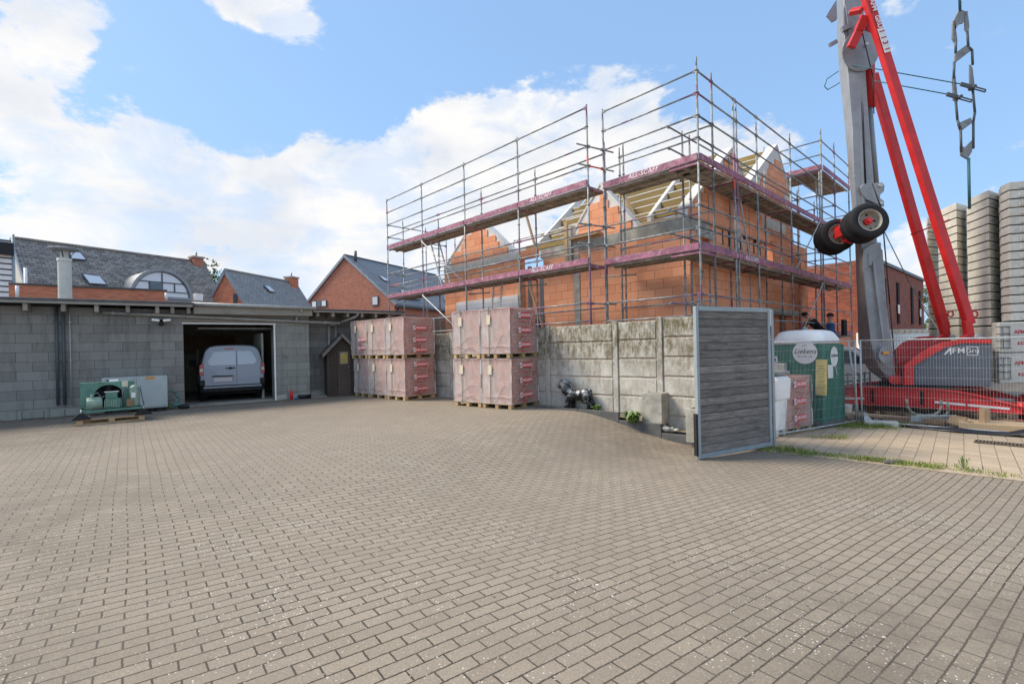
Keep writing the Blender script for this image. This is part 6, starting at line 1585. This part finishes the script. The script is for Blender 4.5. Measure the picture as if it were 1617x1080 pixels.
# white boarded house at the very left
wp0 = P(-60, 400, 19); 
r = thing('boarded_house', 'white horizontal boarded gable wall at the left edge behind the garage roof', 'house', (-22, 19, -.5))
bd = azv(31); 
bA = P(20, 470, 20.5); bA.z = 0
ztop = P(18, 377, 20.5).z
m = MB(); m.obox(at(bA-bd*3.2, ztop/2-.3), bd*3.2, V(bd.y, -bd.x)*.15, UP*(ztop/2+.2)); m.build('wall', 'pipe_d', r)
m = MB(); z = 2.5; nb_ = V(bd.y, -bd.x)
while z < ztop-.05: m.obox(at(bA-bd*3.2+nb_*.17, z), bd*3.2, nb_*.02, UP*.085); z += .235
m.build('boarding', 'white', r)
m = MB(); m.tube(at(bA+nb_*.2, 2), at(bA+nb_*.2, ztop+.15), .05, 8); m.build('downpipe', 'alu', r)
m = MB(); q = P(2, 392, 20); m.obox(q, bd*.35, nb_*.1, UP*.25); m.build('satellite_box', 'black', r)
# red brick parapet
r = thing('brick_parapet', 'low orange red brick wall with flat coping just behind the garage roof', 'wall', (-16, 17, 0))
b0 = P(14, 470, 17.0); b1 = P(264, 475, 20.0); b0.z = b1.z = 0; bd = (b1-b0).normalized(); bn = V(bd.y, -bd.x); z0t, z1t = P(14, 449, 17).z, P(264, 460, 20).z
m = MB(); m.prism([at(b0, 0), at(b1, 0), at(b1, z1t), at(b0, z0t)], -bn*.3); m.build('wall', 'brick3', r)
m = MB(); m.bar(at(b0-bn*.15, z0t+.03), at(b1-bn*.15, z1t+.03), .4, .06); m.build('coping', 'darkconc', r)
for px, yt, yb in ((28, 452, 470), (262, 463, 474)):
    m = MB(); q = P(px, yb, 17.0 if px < 100 else 19.6); m.tube(at(q+bn*.12, q.z), at(q+bn*.12, P(px, yt, q.y).z), .05, 10); m.build('pipe_stub', 'white', r)
m = MB(); q = P(40.5, 447, 18.5); tagv = m.tube(at(q, 2), at(q, P(40.5, 423, 18.5).z), .05, 12); tag(m.build('vent_pipe', 'white'), 'short white vent pipe in front of the mottled slate roof', 'vent pipe')
for (px, w_) in ((33, .3), (92, .16), (121, .16)):
    q = P(px, 468, 16.2); m = MB(); m.obox(at(q, 3.12), azv(60)*w_, azv(150)*.1, UP*.06); tag(m.build('roof_vent', 'white', bevel=.03), {33: 'white rounded vent at the left end of the garage roof', 92: 'small white block left of the beige flue foot', 121: 'small white block right of the beige flue foot'}[px], 'vent')
# small gabled house
hS = house('gabled_house', 'small gabled brick house with plain grey roof and chimney at its far end', P(356, 429.5, 30), 13, 6.6, 2.1, 56, wall='brick3', roof='slate2', ovh=.05)
rooflight(hS, [(415.5, 451), (425, 452.5), (435, 462.5), (426, 461)])
chimney(hS, V(hS[1].x, hS[1].y)+azv(13)*6.1, .6, .75, hS[4]-1.2, hS[4]+.42, hS[0], 'brick3')
m = MB(); q = onplane(371.5, 471, at(hS[1], 0)-azv(13)*.03, azv(13)); m.obox(q, hS[3]*.13, azv(13)*.03, UP*.28); m.build('window', 'glass', hS[0])
# large brick house
hB = house('brick_house', 'large red brick house with wide plain gable and dark tiled roof behind the shed', P(545, 405.5, 40), 25, 13, 4.9, 39.5, wall='brick', roof='tile', hw2=4.1, ovh=.1)
def gwin(x0, y0, x1, y1, panes):
    g = azv(25); p0 = at(hB[1], 0)-g*.02; a, b, c = onplane(x0, y0, p0, g), onplane(x1, y1, p0, g), None; n = hB[3]
    w = (onplane(x1, y0, p0, g)-a).dot(n); h = a.z-onplane(x0, y1, p0, g).z; ce = a+n*w/2-UP*h/2
    m = MB(); m.obox(ce, n*w/2, g*.05, UP*h/2); f = m.build('window', 'pipe_d', hB[0])
    for k in range(panes):
        m = MB(); m.obox(ce+n*(w*((k+.5)/panes-.5))-g*.06, n*(w/panes/2-.06), g*.01, UP*(h/2-.07)); m.build('pane', 'skyglass' if k % 2 == 0 else 'glass', f)
gwin(493, 475.5, 516, 486, 3); gwin(588, 468, 597.5, 483, 1)
m = MB(); q, nn = onroof(hB, 561.5, 411); m.tube(q-UP*.1, q+UP*.75, .12, 10); m.build('roof_pipe', 'pipe_d', hB[6])
rooflight(hB, [(598, 436), (602, 437), (616, 445), (607, 444)]); rooflight(hB, [(630, 458), (648, 461), (664, 474), (644, 473)]); rooflight(hB, [(700, 470), (712, 472), (716, 480), (704, 479)])
# long wall of the brick house, seen under the scaffold
g = azv(25); n = hB[3]; ez = hB[4]-4.9*hB[5]
m = MB(); m.tube(at(hB[1]+n*5.2-g*.1, ez-.25), at(hB[1]+n*5.2+g*13.1, ez-.25), .12, 8); m.tube(at(hB[1]+n*4.98+g*.3, 0), at(hB[1]+n*4.98+g*.3, ez-.3), .06, 8); m.build('gutter', 'pipe_d', hB[0])
for k, t in enumerate((2.2, 4.6, 8.2)):
    c = at(hB[1]+n*4.92+g*t, ez-1.75); m = MB(); m.obox(c, g*.95, n*.06, UP*.85); f = m.build('window', 'pipe_d', hB[0])
    for s_ in (-1, 1): m = MB(); m.obox(c+g*.45*s_+n*.065, g*.38, n*.01, UP*.76); m.build('pane', 'skyglass', f)
# modern brick building right
mb0 = P(1390, 415, 22); mb1 = P(1458, 443, 29.4); md_ = V(mb1.x-mb0.x, mb1.y-mb0.y); Lm = md_.length; md_.normalize(); mn = V(md_.y, -md_.x)
r = thing('modern_brick_building', 'dark brown brick building with flat roof and narrow vertical windows behind the crane mast', 'building', (mb0.x, mb0.y, -.5))
S0 = V(mb0.x, mb0.y)-md_*1.6; Lt = Lm+1.6
m = MB(); m.obox(at(S0+md_*Lt/2-mn*2.5, 2.2), md_*Lt/2, mn*2.5, UP*(mb0.z/2+.2+.02)); 
m = MB(); zt_ = (mb0.z+mb1.z)/2; m.prism([at(S0, -.5), at(S0+md_*Lt, -.5), at(S0+md_*Lt, zt_), at(S0, zt_)], -mn*7); m.build('wall', 'brick2', r)
m = MB(); m.bar(at(S0+mn*.03, zt_+.02), at(S0+md_*(Lt+.05)+mn*.03, zt_+.02), .12, .14); m.build('roof_edge', 'pipe_d', r)
p0 = at(S0+mn*.02, 0)
for (x, y0, y1, wh) in ((1397, 440, 505, 0), (1418, 447, 511, 1), (1440, 454, 512, 0), (1452.5, 460, 513, 1), (1333, 505, 530, 0)):
    a = onplane(x, y0, p0, mn); b = onplane(x, y1, p0, mn); m = MB(); m.obox((a+b)/2, md_*.22, mn*.04, UP*(a.z-b.z)/2); f = m.build('window', 'dark', r)
    if wh: m = MB(); c = b+UP*(a.z-b.z)*.35; m.obox(c+mn*.05, md_*.19, mn*.01, UP*.22); m.build('blind', 'white', f)
# white site cabin behind crane
c0 = P(1402, 545, 19.5); c1 = P(1512, 545, 21.5); c0.z = c1.z = 0; cdn = (c1-c0).normalized(); cn_ = V(cdn.y, -cdn.x); zc = P(1455, 523.5, 20.5).z
r = thing('site_cabin', 'white corrugated site container with rusty top edge behind the crane', 'container', (c0.x, c0.y, -.5))
Lc = (c1-c0).length; m = MB(); m.obox(at(c0+cdn*Lc/2-cn_*.6, zc/2-.25), cdn*Lc/2, cn_*.6, UP*(zc/2+.25)); k = 0
while k < Lc: m.obox(at(c0+cdn*k+cn_*.0, zc/2-.3), cdn*.05, cn_*.03, UP*(zc/2+.1)); k += .2
m.build('container_wall', 'white', r)
m = MB(); m.bar(at(c0, zc+.04), at(c1, zc+.04), .12, .12); m.build('top_rail', 'offwhite', r)
m = MB(); k = .2
while k < Lc: m.obox(at(c0+cdn*k+cn_*.065, zc-.0), cdn*.03, cn_*.004, UP*.07); k += .42
m.build('rust_streak', 'orange', r)
# white car behind toilet
vc = P(1335, 585, 18.5); vc.z = -.5; cd_ = azv(120); cn2 = V(cd_.y, -cd_.x)
r = thing('white_car', 'white delivery van glimpsed between the toilet and the crane mast', 'van', tuple(vc))
def cp_(x, y, z): q = vc+cd_*x-cn2*y; return V(q.x, q.y, -.5+z)
m = MB(); prof = [(-1.9, .3), (-1.9, 1.75), (-.6, 1.85), (.3, 1.75), (.95, 1.12), (1.75, .98), (1.95, .75), (1.95, .3)]
m.loft([[cp_(x, y, z*(1 if 0 < y < 1.7 else .97)) for x, z in prof] for y in (0, .1, 1.6, 1.7)], smooth=False); b_ = m.build('body', 'white', r, bevel=.04, seg=2)
m = MB(); m.prism([cp_(-.5, -.01, 1.15), cp_(-.5, -.01, 1.68), cp_(.2, -.01, 1.62), cp_(.72, -.01, 1.15)], -cn2*-.0+cn2*.015); m.prism([cp_(.36, .15, 1.74), cp_(.98, .12, 1.15), cp_(.98, 1.58, 1.15), cp_(.36, 1.55, 1.74)], UP*.02); m.build('window', 'glass', r)
for x in (-1.2, 1.3): m = MB(); m.lathe(cp_(x, .1, .32), cn2, [(-.02, .2), (-.02, .3), (.12, .32), (.13, .2), (.12, 0)], 24); m.build('wheel', 'rubber', r)
m = MB(); m.obox(cp_(1.85, .25, .78), cd_*.08, cn2*.15, UP*.08); m.build('headlight', 'skyglass', r)
# stacked frames behind toilet (grey scaffolding frames on the ground)
for i in range(3):
    a = P(1330+i*9, 618, 14.6+.3*i); a.z = -.5; m = MB()
    for s_ in (0, .6): m.tube(at(a+azv(80)*s_, -.5), at(a+azv(80)*s_, .55), .025, 8)
    for z in (-.3, 0, .3, .5): m.tube(at(a, z), at(a+azv(80)*.6, z), .02, 6)
    tag(m.build('steel_trestle', 'steel_d'), ('left', 'middle', 'right')[i]+' one of three grey steel trestles between the toilet and the crane mast', 'trestle', 'grey steel trestles standing behind the toilet')

# trees
def tree(name, loc, hgt, rad, label, seed, n=1500, leaf=.11, z0=0):
    rn = random.Random(seed); r = thing(name, label, 'tree', loc); L0 = Vector(loc)
    m = MB(); top = L0+UP*hgt*.62; m.tube(L0, L0+UP*hgt*.35, .16, 9, .12); m.tube(L0+UP*hgt*.35, top, .12, 9, .05); cl_ = []
    for k in range(11):
        a = rn.uniform(0, 6.28); z = rn.uniform(.35, .85)*hgt; rr_ = rad*rn.uniform(.35, .85)*(1 if z < hgt*.7 else .7); e = L0+V(math.cos(a), math.sin(a))*rr_+UP*z; m.tube(L0+UP*min(z*.7, hgt*.6), e, .05, 6, .015); cl_.append(e)
    cl_.append(L0+UP*hgt*.88); m.build('trunk', 'bark', r)
    m = MB()
    for _ in range(n):
        c = rn.choice(cl_); q = Vector((rn.gauss(0, 1), rn.gauss(0, 1), rn.gauss(0, .8))); q = q.normalized()*rad*.42*rn.random()**.4; p = c+q
        a = Vector((rn.uniform(-1, 1), rn.uniform(-1, 1), rn.uniform(-1, 1))).normalized(); b = a.orthogonal().normalized(); s_ = leaf*rn.uniform(.5, 1.2)
        m.add([p-a*s_, p+b*s_*.5, p+a*s_, p-b*s_*.5], [(0, 1, 2, 3)])
    m.build('crown', 'leaf', r, fixn=False); return r
q = P(333, 470, 44); tree('leafy_tree', (q.x, q.y, -.5), P(333, 424, 44).z+1.2, 3.4, 'green tree between the slate house and the small gabled house', 5, 2600, .16)
q = P(1472, 520, 34); tree('leafy_tree', (q.x, q.y, -.5), P(1468, 447, 34).z+.9, 2.0, 'green tree between the dark brick building and the concrete ballast', 6, 2600, .14)
# far hedge line closing the horizon beyond the site
m = MB(); rn = random.Random(31)
for _ in range(5200):
    a = rn.uniform(-25, 62); d = rn.uniform(66, 72); p = V(math.sin(R(a))*d, math.cos(R(a))*d, -.4+abs(rn.gauss(0, 1))*1.2*(1+.4*math.sin(a*.7))); s_ = .42*rn.uniform(.5, 1.2)
    u = Vector((rn.uniform(-1, 1), rn.uniform(-1, 1), rn.uniform(-1, 1))).normalized(); b = u.orthogonal().normalized(); m.add([p-u*s_, p+b*s_*.6, p+u*s_, p-b*s_*.6], [(0, 1, 2, 3)])
tag(m.build('distant_trees', 'leaf', fixn=False), 'low far belt of trees on the horizon', 'trees')['kind'] = 'stuff'
for o in bpy.data.objects:
    if o.type == 'MESH' and o.parent is None and 'label' not in o and 'kind' not in o: print('UNTAGGED', o.name)
